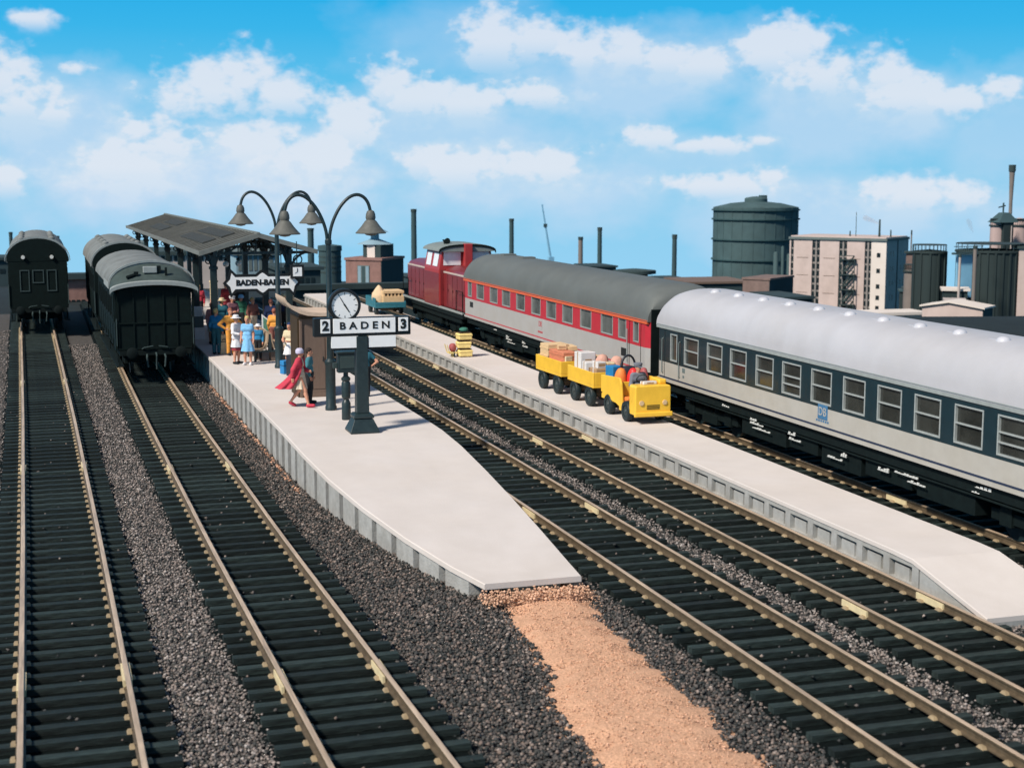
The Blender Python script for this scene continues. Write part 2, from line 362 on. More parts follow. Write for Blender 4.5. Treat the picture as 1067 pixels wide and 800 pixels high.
# ------------------------------------------------------------------ tracks
T1 = [(.24, 5), (.22, 20), (.15, 31), (0, 47), (-.14, 59), (-.34, 74.5), (-.55, 95), (-.8, 120)]
T2 = [(4.12, 5), (4.01, 17.5), (3.80, 30), (3.66, 45), (3.60, 56), (3.56, 70), (3.45, 95), (3.3, 120)]
T3 = [(11.07, 5), (11.07, 120)]; T4 = [(14.19, 5), (14.19, 120)]; T5 = [(19.75, 5), (19.75, 120)]
sl = MB()
sl.box(-1.28, 1.28, -.088, .088, -.10, 0)
sl_me = sl.mesh('sleeper'); sl_me.materials.append(M['sleeper'])
def track(label, pts, y0=11.5, y1=96.0, joints=(), step=.575):
    t = thing('railway_track', label, 'railway track', (lin(pts, y0), y0, GZ), group='railway tracks')
    ox, oy, oz = t.location
    ys = list(np.arange(y0, y1 + .1, 2.0)); RZ = -.155
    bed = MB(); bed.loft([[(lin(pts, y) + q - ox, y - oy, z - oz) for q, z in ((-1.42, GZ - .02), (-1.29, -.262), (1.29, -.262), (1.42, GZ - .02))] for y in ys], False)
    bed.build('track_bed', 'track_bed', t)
    prof = [(-.065, RZ), (.065, RZ), (.065, RZ + .022), (.018, RZ + .036), (.018, -.048), (.040, -.036), (.040, -.005), (.034, 0), (-.034, 0), (-.040, -.005), (-.040, -.036), (-.018, -.048), (-.018, RZ + .036), (-.065, RZ + .022)]
    sy = list(np.arange(y0 + .2, y1, step))
    for sgn in (-1, 1):
        rm = MB(); n = len(prof)
        rm.loft([[(lin(pts, y) + sgn * .76 + q - ox, y - oy, z - oz) for q, z in prof] for y in ys])
        for k in range(len(rm.f)):
            if len(rm.f[k]) == 4:
                j = min(i % n for i in rm.f[k])
                zmin = min(rm.v[i][2] for i in rm.f[k]) + oz
                rm.m[k] = 0 if zmin > -.03 else 1
        for y in sy:
            if y > 80: break
            for q in (-.092, .092): rm.loft([[(lin(pts, y) + sgn * .76 + q + u_ * (.042 - .018 * w_) - ox, y + v_ * (.075 - .03 * w_) - oy, RZ + .042 * w_ - oz) for u_, v_ in ((-1, -1), (1, -1), (1, 1), (-1, 1))] for w_ in (0, 1)], mi=2)
        rail = rm.build('rail', ['rail_steel', 'rail_web', 'rail_chair'], t)
        for yj in joints:
            jm = MB(); xj = lin(pts, yj) + sgn * .76 - ox
            for q in (-.048, .048): jm.box(xj + q - .02, xj + q + .02, yj - .42 - oy, yj + .42 - oy, RZ + .01 - oz, -.03 - oz)
            jo = jm.build('rail_joiner', 'rail_joiner', rail)
    for k, y in enumerate(sy):
        if k >= 100: break
        dx = lin(pts, y + .5) - lin(pts, y - .5)
        o = bpy.data.objects.new('sleeper', sl_me); COL.objects.link(o); o.parent = t
        o.location = (lin(pts, y) - ox + random.uniform(-.008, .008), y - oy + random.uniform(-.012, .012), -.155 - oz); o.rotation_euler = (random.uniform(-.008, .008), 0, -math.atan(dx) + random.uniform(-.006, .006))
    far = MB()
    for y in sy[100:]: far.box(lin(pts, y) - 1.28 - ox, lin(pts, y) + 1.28 - ox, y - .115 - oy, y + .115 - oy, -.255 - oz, -.155 - oz)
    tag(far.build('sleepers', 'sleeper', t), kind='stuff')
    return t
track('straight-running track at the far left, leading to the lone dark coach', T1, joints=(22.6, 40, 57.3, 74))
track('track leading up to the pair of dark coaches, beside the ribbed platform wall', T2, joints=(21.6, 38.9))
track('track passing close along the right edge of the pointed platform', T3, joints=(31.3, 48.6, 66))
track('track running right along the panelled wall of the platform with the yellow carts', T4, joints=(22.4, 40, 57.4))
track('track under the red locomotive and the two long coaches', T5, joints=(30,))

# ------------------------------------------------------------------ platforms
def platform1():
    # stations: y, left x, right x, top z
    st = [(25.3, 7.45, 9.33, .08), (26.5, 7.12, 9.42, .145), (28.5, 6.72, 9.58, .25), (31, 6.36, 9.76, .38), (33.5, 6.10, 9.90, .52), (36, 5.95, 10.0, .66), (38, 5.9, 10.03, .74), (39.5, 5.9, 10.03, .75), (55, 5.84, 9.98, .75), (70, 5.62, 9.75, .75), (85, 5.2, 9.45, .75), (95, 4.9, 9.2, .75)]
    Y = [s[0] for s in st]
    def at(y): return [float(np.interp(y, Y, [s[i] for s in st])) for i in (1, 2, 3)]
    p = thing('station_platform', 'pale pointed station platform with a ribbed side wall, carrying the clock sign and canopy', 'platform', (7.9, 25.3, GZ), group='station platforms')
    ox, oy, oz = p.location
    d = MB(); yy = sorted(set(list(np.arange(25.3, 40, .6)) + Y))
    rings = []
    for y in yy:
        l, r, z = at(y); rings.append([(l - ox, y - oy, z - .11 - oz), (l - ox, y - oy, z - .015 - oz), (l + .015 - ox, y - oy, z - oz), (r - .015 - ox, y - oy, z - oz), (r - ox, y - oy, z - .015 - oz), (r - ox, y - oy, z - .11 - oz)])
    d.loft(rings)
    d.build('deck', 'platform_top', p)
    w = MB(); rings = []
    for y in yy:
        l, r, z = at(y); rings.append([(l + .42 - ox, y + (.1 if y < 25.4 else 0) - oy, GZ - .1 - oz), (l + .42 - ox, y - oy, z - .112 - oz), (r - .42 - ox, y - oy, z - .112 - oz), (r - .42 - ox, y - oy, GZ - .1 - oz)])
    w.loft(rings); w.build('core_wall', 'platform_slot_shade', p)
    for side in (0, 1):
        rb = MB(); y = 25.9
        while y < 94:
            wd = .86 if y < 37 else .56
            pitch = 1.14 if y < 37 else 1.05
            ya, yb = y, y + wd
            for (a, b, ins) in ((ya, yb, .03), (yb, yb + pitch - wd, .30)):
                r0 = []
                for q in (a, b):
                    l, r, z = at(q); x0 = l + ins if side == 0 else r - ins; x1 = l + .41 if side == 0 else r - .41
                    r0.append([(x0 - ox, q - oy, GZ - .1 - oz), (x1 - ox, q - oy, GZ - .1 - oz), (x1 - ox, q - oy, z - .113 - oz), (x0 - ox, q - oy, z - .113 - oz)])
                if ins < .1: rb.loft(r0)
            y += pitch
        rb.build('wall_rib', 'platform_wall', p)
platform1()
def platform2():
    st = [(21.2, 15.25, 17.2, -.10), (23.6, 15.28, 17.2, .36), (24.3, 15.28, 17.2, .38), (60, 15.3, 17.25, .38), (91, 15.3, 17.25, .38)]
    Y = [s[0] for s in st]
    def at(y): return [float(np.interp(y, Y, [s[i] for s in st])) for i in (1, 2, 3)]
    p = thing('station_platform', 'low pale platform with a row of recessed wall panels, carrying the yellow luggage carts', 'platform', (16.2, 21.2, GZ), group='station platforms')
    ox, oy, oz = p.location
    d = MB(); d.loft([[(l - ox, y - oy, z - .09 - oz), (l - ox, y - oy, z - .012 - oz), (l + .012 - ox, y - oy, z - oz), (r - .012 - ox, y - oy, z - oz), (r - ox, y - oy, z - .012 - oz), (r - ox, y - oy, z - .09 - oz)] for y in Y for (l, r, z) in [at(y)]])
    d.build('deck', 'platform_top', p)
    w = MB(); w.loft([[(l + .16 - ox, y - oy, GZ - .1 - oz), (l + .16 - ox, y - oy, z - .092 - oz), (r - .16 - ox, y - oy, z - .092 - oz), (r - .16 - ox, y - oy, GZ - .1 - oz)] for y in Y for (l, r, z) in [at(y)]])
    w.build('core_wall', 'platform2_wall', p)
    for side in (0, 1):
        q = MB(); y = 23.4
        X = (15.30, 15.455) if side == 0 else (17.045, 17.2)
        while y < 90.5:
            l, r, z = at(y)
            q.box(X[0] - ox, X[1] - ox, y - oy, y + .22 - oy, GZ - .1 - oz, .287 - oz)
            q.box(X[0] + .002 - ox, X[1] - ox, y + .22 - oy, y + 1.0 - oy, .19 - oz, .286 - oz)
            q.box(X[0] + (.06 if side == 0 else 0) - ox, X[1] - (.06 if side else 0) - ox, y + .40 - oy, y + .90 - oy, -.2 - oz, .12 - oz)
            q.box(X[0] + .002 - ox, X[1] - ox, y + .22 - oy, y + 1.0 - oy, GZ - .1 - oz, -.14 - oz)
            y += 1.0
        # closing piece along the ramp
        q.loft([[(X[0] - ox, a - oy, GZ - .1 - oz), (X[1] - ox, a - oy, GZ - .1 - oz), (X[1] - ox, a - oy, b - oz), (X[0] - ox, a - oy, b - oz)] for a, b in ((21.4, -.16), (23.35, .22))])
        q.build('wall_panel', 'platform2_wall', p)
platform2()

# ------------------------------------------------------------------ sand path and loose stones
sandL = [P(*p, -.2) for p in [(512, 606), (534, 650), (560, 680), (574, 700), (570, 730), (600, 765), (628, 800), (660, 850)]]
sandR = [P(*p, -.2) for p in [(610, 598), (634, 645), (661, 665), (690, 692), (725, 722), (757, 745), (762, 768), (815, 793), (870, 850)]]
def sand_lr(y):
    l = float(np.interp(y, [p[1] for p in sandL][::-1], [p[0] for p in sandL][::-1])); r = float(np.interp(y, [p[1] for p in sandR][::-1], [p[0] for p in sandR][::-1])); return l, r
sm_ = MB(); rows = list(np.arange(13.0, 26.4, .18)); n = 16; rr = []
for i, y in enumerate(rows):
    l, r = sand_lr(min(y, 25.6)); 
    if y > 25.3: l += .05; r -= .05
    l += .14 * math.sin(i * 1.7) * math.sin(i * .6 + 1) + random.uniform(-.09, .09); r += .14 * math.sin(i * 1.3 + 2) + random.uniform(-.09, .09)
    h = .10 + .10 * max(0, min(1, (y - 24.2) / 1.1))
    rr.append([(l + (r - l) * j / n, y, GZ + .005 + h * min(1, 4 * min(j, n - j) / n) + random.uniform(-.015, .015)) for j in range(n + 1)])
sm_.loft(rr, False); tag(sm_.build('path', 'sand', smooth=True), 'orange sand path leading up to the tip of the platform', None, kind='structure')

def stones(name, pts, rad, mt, label, zf):
    """one object holding loose grains: each grain a jittered octahedron"""
    n = len(pts); pts = np.asarray(pts)
    base = np.array([(1, 0, 0), (-1, 0, 0), (0, 1, 0), (0, -1, 0), (0, 0, 1), (0, 0, -1)], float)
    fc = np.array([(0, 2, 4), (2, 1, 4), (1, 3, 4), (3, 0, 4), (2, 0, 5), (1, 2, 5), (3, 1, 5), (0, 3, 5)])
    sc = rad * rng.uniform(.55, 1.35, (n, 1, 1)) * rng.uniform(.7, 1.3, (n, 6, 1)) * np.array([1, 1, .75])
    a = rng.uniform(0, 6.283, n); b = rng.uniform(-.6, .6, n)
    v = base[None] * sc
    x = v[..., 0] * np.cos(b)[:, None] + v[..., 2] * np.sin(b)[:, None]; z = -v[..., 0] * np.sin(b)[:, None] + v[..., 2] * np.cos(b)[:, None]
    x2 = x * np.cos(a)[:, None] - v[..., 1] * np.sin(a)[:, None]; y2 = x * np.sin(a)[:, None] + v[..., 1] * np.cos(a)[:, None]
    V = np.stack([x2 + pts[:, 0:1], y2 + pts[:, 1:2], z + pts[:, 2:3]], -1).reshape(-1, 3)
    Fc = (fc[None] + 6 * np.arange(n)[:, None, None]).reshape(-1, 3)
    me = bpy.data.meshes.new(name); me.vertices.add(len(V)); me.vertices.foreach_set('co', V.ravel())
    me.loops.add(Fc.size); me.loops.foreach_set('vertex_index', Fc.ravel().astype(np.int32))
    me.polygons.add(len(Fc)); me.polygons.foreach_set('loop_start', np.arange(0, Fc.size, 3, dtype=np.int32)); me.update(); me.validate()
    me.materials.append(M[mt]); o = bpy.data.objects.new(name, me); COL.objects.link(o)
    return tag(o, label, None, kind='stuff')
def scatter(regions, dens):
    out = []
    for (fl, fr, y0, y1, dm) in regions:
        y = y0
        while y < y1:
            dy = .5; l, r = fl(y), fr(y); w = max(0, r - l)
            k = rng.poisson(w * dy * dens * dm * min(1, (26 / max(y, 14)) ** 1.3))
            for _ in range(k):
                out.append((rng.uniform(l, r), y + rng.uniform(0, dy), GZ + rng.uniform(0, .06)))
            y += dy
    return out
e = 1.20
A = scatter([(lambda y: lin(T1, y) - 6, lambda y: lin(T1, y) - e, 14, 80, .6),
             (lambda y: lin(T1, y) + e, lambda y: lin(T2, y) - e, 14, 72, 1.25),
             (lambda y: 11.07 + e, lambda y: 14.19 - e, 14, 70, 1.2),
             (lambda y: 14.19 + e, lambda y: 15.3, 14, 40, 1), (lambda y: 15.3, lambda y: 18.4, 13, 21.4, 1), (lambda y: 17.25, lambda y: 18.5, 20, 60, .9),
             (lambda y: 19.75 + e, lambda y: 23, 20, 60, .4)], 430)
stones('gravel', A, .031, 'ballast_stone', 'brownish grey gravel lying between the tracks', None)
def p1l(y): return float(np.interp(y, [25.3, 28.5, 33.5, 38, 60], [7.45, 6.72, 6.1, 5.9, 5.84])) if y > 25.3 else 0
B = scatter([(lambda y: lin(T2, y) + e, lambda y: p1l(y) + .05 if y > 25.8 else sand_lr(y)[0] + .12, 12.5, 60, 1.3),
             (lambda y: sand_lr(y)[1] - .12 if y < 25.6 else 9.6, lambda y: 11.07 - e, 12.5, 45, 1.3)], 400)
# spill on the sleepers
for (pts, c) in ((T1, 160), (T2, 220), (T3, 420), (T4, 420)):
    for _ in range(c):
        y = rng.uniform(14, 55); B.append((lin(pts, y) + rng.uniform(-1.2, 1.2), y, -.15 + rng.uniform(-.08, 0)))
stones('dark_gravel', B, .034, 'dark_stone', 'dark grey gravel around the pointed end of the platform', None)
E_ = [(5.86 - abs(rng.normal(0, .06)), y_, GZ + rng.uniform(.0, .06)) for y_ in rng.uniform(36, 56, 420)]
stones('wall_foot_grit', E_, .045, 'bank_grain', 'reddish grit along the foot of the ribbed platform wall', None)
C_ = []
for _ in range(9000):
    y = 13 + 12.3 * rng.uniform() ** 1.0; l, r = sand_lr(y); x = rng.uniform(l - .05, r + .05); q = (x - l) / max(r - l, .1)
    C_.append((x, y, GZ + .10 * min(1, 4 * min(max(q, 0), max(1 - q, 0))) + .10 * max(0, min(1, (y - 24.2) / 1.1)) + rng.uniform(0, .02)))
stones('sand_grains', C_, .015, 'sand_grain', 'coarse orange sand grains on the path', None)
D_ = [(rng.uniform(7.3, 9.35), rng.uniform(24.7, 25.25), GZ + rng.uniform(.12, .3)) for _ in range(900)]
stones('sand_bank', D_, .028, 'sand_grain', 'crumbly reddish sand heaped under the platform tip', None)
#PART2
# ------------------------------------------------------------------ rolling stock
def roof_ring(hw, ze, zt, y, k=1.0, n=20, ex=.72):
    """one cross-section of a rounded roof, from eave to eave"""
    r = []
    for i in range(n + 1):
        a = PI * i / n; c = math.cos(a); s_ = math.sin(a)
        r.append((-hw * math.copysign(abs(c) ** ex, c), y, ze + (zt - ze) * k * (s_ ** .86)))
    return r
def bogie(name, parent, y, gauge=.75, base=1.25, r=.46, mats=('coach_black', 'tyre')):
    b = MB()
    for s_ in (-1, 1):
        x = s_ * 1.0
        b.box(x - .06, x + .06, y - base - .55, y + base + .55, .38, .62); b.box(x - .09, x + .09, y - .5, y + .5, .22, .5)
        for q in (-1, 1): b.box(x - .11, x + .11, y + q * base - .2, y + q * base + .2, .32, .72)
        for q in (-.35, .35): b.tube([(x, y + q, .25), (x, y + q, .7)], .08, 8)
    b.box(-.95, .95, y - .25, y + .25, .45, .7)
    o = b.build(name, mats[0], parent, bevel=.01)
    for q in (-1, 1):
        w = MB()
        for s_ in (-1, 1):
            w.tube([(s_ * .70, y + q * base, r), (s_ * .82, y + q * base, r)], r, 24); w.tube([(s_ * .66, y + q * base, r), (s_ * .70, y + q * base, r)], r + .03, 24)
        w.tube([(-.7, y + q * base, r), (.7, y + q * base, r)], .08, 10)
        w.build('wheelset', mats[1], o, smooth=30)
    return o
def buffers(parent, y, sg, x=.875, z=1.06, mt='coach_black'):
    for s_ in (-1, 1):
        b = MB(); b.tube([(s_ * x, y, z), (s_ * x, y + sg * .38, z)], [.13, .10], 14); b.tube([(s_ * x, y + sg * .38, z), (s_ * x, y + sg * .42, z), (s_ * x, y + sg * .45, z)], [.21, .21, .14], 18)
        b.build('buffer', mt, parent, smooth=35)
def side_with_openings(b, x0, x1, y0, y1, z0, z1, holes, wz0, wz1, mi=0):
    """a wall between x0 and x1 with rectangular holes (ya,yb)"""
    b.box(x0, x1, y0, y1, z0, wz0, mi); b.box(x0, x1, y0, y1, wz1, z1, mi)
    c = y0
    for a, d in holes:
        if a > c: b.box(x0, x1, c, a, wz0, wz1, mi)
        c = d
    if y1 > c: b.box(x0, x1, c, y1, wz0, wz1, mi)
def win_frame(parent, x, ya, yb, za, zb, bars, pane='glass_dark', fm='frame_alu', t=.045, out=.015, sg=-1):
    f = MB(); xo, xi = x + sg * out, x - sg * .07
    a, b_ = min(xo, xi), max(xo, xi)
    f.box(a, b_, ya, yb, za, za + t); f.box(a, b_, ya, yb, zb - t, zb); f.box(a, b_, ya, ya + t, za + t, zb - t); f.box(a, b_, yb - t, yb, za + t, zb - t)
    for q in bars: f.box(a + .004, b_ - .004, ya + t, yb - t, q - t * .42, q + t * .42)
    o = f.build('window', fm, parent, bevel=.006)
    p = MB(); xp = x - sg * .05; p.box(min(xp, xp - sg * .01), max(xp, xp - sg * .01), ya + t, yb - t, za + t, zb - t)
    p.build('pane', pane, o)
    return o
def long_coach(name, label, y0, y1, wins, low, band, roofm, zb, wz, gutter, under, group, panes, top=4.03, win_w=1.0, frame='frame_alu', bars=True, ends=True):
    yc = (y0 + y1) / 2; hl = (y1 - y0) / 2; hw = 1.41; ze = 2.86
    c = thing(name, label, 'train coach', (19.75, yc, 0), 0, group)
    holes = [(w - win_w * k / 2 - yc, w + win_w * k / 2 - yc) for w, k in sorted(wins)]
    lo = MB(); lo.box(-hw, -hw + .08, -hl + .25, hl - .25, 1.24, zb); lo.box(hw - .08, hw, -hl + .25, hl - .25, 1.24, zb)
    # rounded body ends
    for s_ in (-1, 1):
        for xx in (-1, 1): lo.loft([[(xx * hw, s_ * (hl - .25), z), (xx * (hw - .08), s_ * (hl - .25), z), (xx * (hw - .16), s_ * hl, z), (xx * (hw - .09), s_ * hl, z)] for z in (1.24, zb)])
    lo.build('lower_panel', low, c)
    ub = MB(); side_with_openings(ub, -hw, -hw + .08, -hl + .25, hl - .25, zb + .001, ze, holes, wz[0], wz[1])
    ub.box(hw - .08, hw, -hl + .25, hl - .25, zb + .001, ze)
    for s_ in (-1, 1):
        for xx in (-1, 1): ub.loft([[(xx * hw, s_ * (hl - .25), z), (xx * (hw - .08), s_ * (hl - .25), z), (xx * (hw - .16), s_ * hl, z), (xx * (hw - .09), s_ * hl, z)] for z in (zb + .001, ze)])
    ub.build('window_band', band, c)
    core = MB(); core.box(-hw + .25, hw - .09, -hl + .12, hl - .12, 1.22, ze + .02); core.build('interior', 'coach_black', c)
    sk = MB()
    for xx in (-1, 1):
        a, b_ = sorted((xx * (hw + .004), xx * (hw - .05))); sk.box(a, b_, -hl + .1, hl - .1, 1.15, 1.238)
    sk.build('sill_strip', 'coach_cream' if low == 'coach_cream' else 'coach_grey', c)
    ls = MB()
    for xx in (-1, 1):
        a, b_ = sorted((xx * (hw + .003), xx * (hw - .05))); ls.box(a, b_, -hl + .26, hl - .26, 1.255, 1.305)
    ls.build('line_stripe', 'line_blue' if low == 'coach_cream' else 'coach_red', c)
    gt = MB()
    for xx in (-1, 1):
        a, b_ = sorted((xx * (hw + .03), xx * (hw - .06))); gt.box(a, b_, -hl + .05, hl - .05, ze - .07, ze + .002); gt.box(a, b_, -hl + .05, hl - .05, ze + .03, ze + .05)
    gt.build('gutter', gutter, c)
    rings = []
    for y, k in [(-hl, .62), (-hl + .12, .80), (-hl + .35, .92), (-hl + .75, .985), (-hl + 1.2, 1)] + [(y, 1) for y in np.linspace(-hl + 2, hl - 2, 9)] + [(hl - 1.2, 1), (hl - .75, .985), (hl - .35, .92), (hl - .12, .80), (hl, .62)]:
        rings.append(roof_ring(hw + .015, ze + .004, top, y, k) + [(hw - .3, y, ze + .003), (-hw + .3, y, ze + .003)])
    rb = MB(); rb.loft(rings); roof = rb.build('roof', roofm, c, smooth=50)
    for i, (a, d) in enumerate(holes):
        w = wins and sorted(wins)[i]
        wide = (d - a) > .6
        bs = [] if not bars else ([wz[1] - .36, wz[0] + .27] if (i % 6 == 2 and wide) else [wz[0] + (wz[1] - wz[0]) * .52])
        win_frame(c, -hw, a, d, wz[0], wz[1], bs if wide else [], panes, frame, .038 if frame == 'frame_alu' else .03)
    # gangways and end walls
    for s_ in (-1, 1):
        ew = MB(); ew.box(-hw + .10, hw - .10, s_ * hl - .06 - .02 * s_, s_ * hl + .06 - .02 * s_, 1.1, ze + .4); 
        ew.build('end_wall', 'coach_black', c)  # black paint stands in for the shade between the coaches
        gb = MB()
        for k in range(5):
            yy = s_ * (hl + .07 + k * .06); gb.box(-.62 + .03 * (k % 2), .62 - .03 * (k % 2), yy - .029, yy + .029, 1.15, 3.25 - .03 * (k % 2))
        gb.build('gangway', 'coach_black', c)
        buffers(c, s_ * (hl - .02), s_)
    # underframe
    u = MB(); u.box(-1.25, 1.25, -hl + .1, hl - .1, .92, 1.14)
    for xx in (-1, 1): u.box(min(xx * 1.30, xx * 1.22), max(xx * 1.30, xx * 1.22), -hl + .2, hl - .2, .86, 1.135)
    for (a, d, z) in [(-5.6, -3.4, .34), (-3.2, -1.2, .40), (-1.0, .9, .30), (1.1, 2.6, .42), (2.8, 5.4, .34)]:
        for xx in (-1, 1): u.box(min(xx * 1.2, xx * .55), max(xx * 1.2, xx * .55), a, d, z, .92)
    u.tube([(-1.26, -hl + 2, .80), (-1.26, hl - 2, .80)], .03, 6); u.box(-.5, .5, -hl + 1.5, hl - 1.5, .3, .92)
    uf = u.build('underframe', 'coach_black', c, bevel=.012)
    for q in (-1, 1): bogie('bogie', c, q * (hl - 3.3))
    # lettering plates and small fittings of the underframe
    
    for (y, w, z, h) in [(-6.3, .7, 1.0, .07), (-5.9, .35, .88, .05), (-3.9, .9, .62, .06), (-3.6, 1.2, .74, .05), (-2.4, .6, .66, .10), (-.3, .9, .55, .05), (-.5, .35, .68, .10), (1.8, .8, .66, .06), (2.1, .5, .78, .09), (3.5, 1.3, .62, .05), (3.9, 1.0, .73, .06), (4.3, .5, .82, .08), (6.0, .6, .95, .06)]:
        mw = MB(); w *= .8; n_ = max(3, int(w / .12)); tp = [h * random.choice((.45, .6, .8, 1.0)) for _ in range(n_)]
        poly = [(y, z)] + [q for i in range(n_) for q in ((y + w * i / n_, z + tp[i]), (y + w * (i + .7) / n_, z + tp[i]), (y + w * (i + .72) / n_, z + .012), (y + w * (i + .98) / n_, z + .012))] + [(y + w, z)]
        mw.add([(-1.318, a, b) for a, b in poly], [tuple(range(len(poly)))]); mw.add([(-1.30, a, b) for a, b in poly], [tuple(range(len(poly)))[::-1]])
        mw.build('lettering_plate', 'mark_white', uf)
    return c, roof, hl, yc
wn = [40.44, 38.82, 37.29, 35.7, 34.19, 32.64, 31.07, 29.51, 27.97, 26.44, 24.94, 23.4]
blue, broof, hl, yc = long_coach('passenger_coach', 'blue and cream express coach with a pale silver roof at the right', 20.9, 43.05, [(w - .03, 1) for w in wn] + [(41.7, .5), (22.0, .45)], 'coach_cream', 'coach_blue', 'roof_silver', 1.76, (1.84, 2.68), 'grey_trim', 'coach_black', 'long express coaches', 'glass_warm', win_w=1.02)
for i, y in enumerate(list(np.arange(40.9, 22, -1.575))):
    v = MB(); x = -.42; z = 4.03 * 1 - .055
    v.lathe([(.16, -.08), (.16, .04), (.12, .09), (.06, .115), (0.01, .12)], 16, (x, y - yc, z)); v.box(x - .06, x + .06, y - yc + .1, y - yc + .42, z - .05, z + .035)
    v.build('roof_vent', 'vent_white', broof, smooth=40)
em = MB(); em.box(-1.424, -1.405, 32.5 - .24 - yc, 32.5 + .24 - yc, 1.47, 1.84); o = em.build('emblem', 'board_blue', blue, bevel=.01)
text('emblem_letters', 'DB', .30, 'coach_cream', o, (-1.427, 32.5 - yc, 1.655), (PI / 2, 0, -PI / 2), .003)
em = MB()
for q in range(6): em.box(-1.4175, -1.405, 32.2 + q * .11 - yc, 32.27 + q * .11 - yc, 1.40, 1.45)
em.build('lettering_strip', 'board_blue', blue)
dr = MB()
dr.box(-1.417, -1.40, 42.38 - yc, 42.40 - yc, 1.26, 2.8); dr.box(-1.417, -1.40, 41.32 - yc, 41.34 - yc, 1.26, 2.8)
d = dr.build('door_seam', 'mark_black', blue)
for y_ in (41.22, 42.5):
    h = MB(); h.tube([(-1.41, y_ - yc, 1.4), (-1.46, y_ - yc, 1.43), (-1.46, y_ - yc, 2.47), (-1.41, y_ - yc, 2.5)], .016, 8); h.build('handrail', 'works_slate', blue)
pl = MB(); pl.box(-1.416, -1.40, 40.85 - yc, 41.05 - yc, 1.58, 1.72); pl.box(-1.416, -1.40, 40.9 - yc, 41.02 - yc, 1.42, 1.5); pl.build('number_plate', 'works_slate', blue)

rw = [62.83, 60.78, 58.99, 57.03, 55.07, 53.23, 51.39, 49.46, 47.38]
red, rroof, rhl, ryc = long_coach('passenger_coach', 'red and light grey express coach with a dark grey roof, behind the yellow luggage carts', 43.75, 65.55, [(w, 1) for w in rw] + [(64.5, .55), (45.96, .62), (44.75, .42)], 'coach_grey', 'coach_red', 'roof_grey', 2.02, (2.12, 2.80), 'trim_orange', 'coach_black', 'long express coaches', 'glass_grey', win_w=1.12, frame='grey_trim', bars=False)
pl = MB(); pl.box(-1.416, -1.40, 45.55 - ryc, 46.05 - ryc, 1.55, 1.82); pl.box(-1.416, -1.40, 64.0 - ryc, 64.5 - ryc, 1.66, 1.9); pl.build('number_plate', 'mark_black', red)
em = MB(); em.box(-1.419, -1.405, 54.3 - ryc, 54.75 - ryc, 1.62, 1.97); o = em.build('emblem', 'coach_grey', red)
text('emblem_letters', 'DB', .30, 'coach_red', o, (-1.422, 54.52 - ryc, 1.80), (PI / 2, 0, -PI / 2), .003)
em = MB()
for q in range(5): em.box(-1.4175, -1.405, 54.25 + q * .12 - ryc, 54.33 + q * .12 - ryc, 1.46, 1.53)
em.build('lettering_strip', 'coach_red', red)
dr = MB(); dr.box(-1.417, -1.40, 45.30 - ryc, 45.33 - ryc, 1.26, 2.8); dr.box(-1.417, -1.40, 44.33 - ryc, 44.36 - ryc, 1.26, 2.8); dr.build('door_seam', 'mark_black', red)
h = MB(); h.tube([(-1.46, 45.42 - ryc, 1.4), (-1.46, 45.42 - ryc, 2.5)], .02, 8); h.build('handrail', 'grey_trim', red)
v = MB()
for y in (63.2, 60.5): v.box(-.3, .3, y - ryc - .25, y - ryc + .25, 4.0, 4.09)
v.build('roof_vent', 'roof_grey', rroof, bevel=.02)

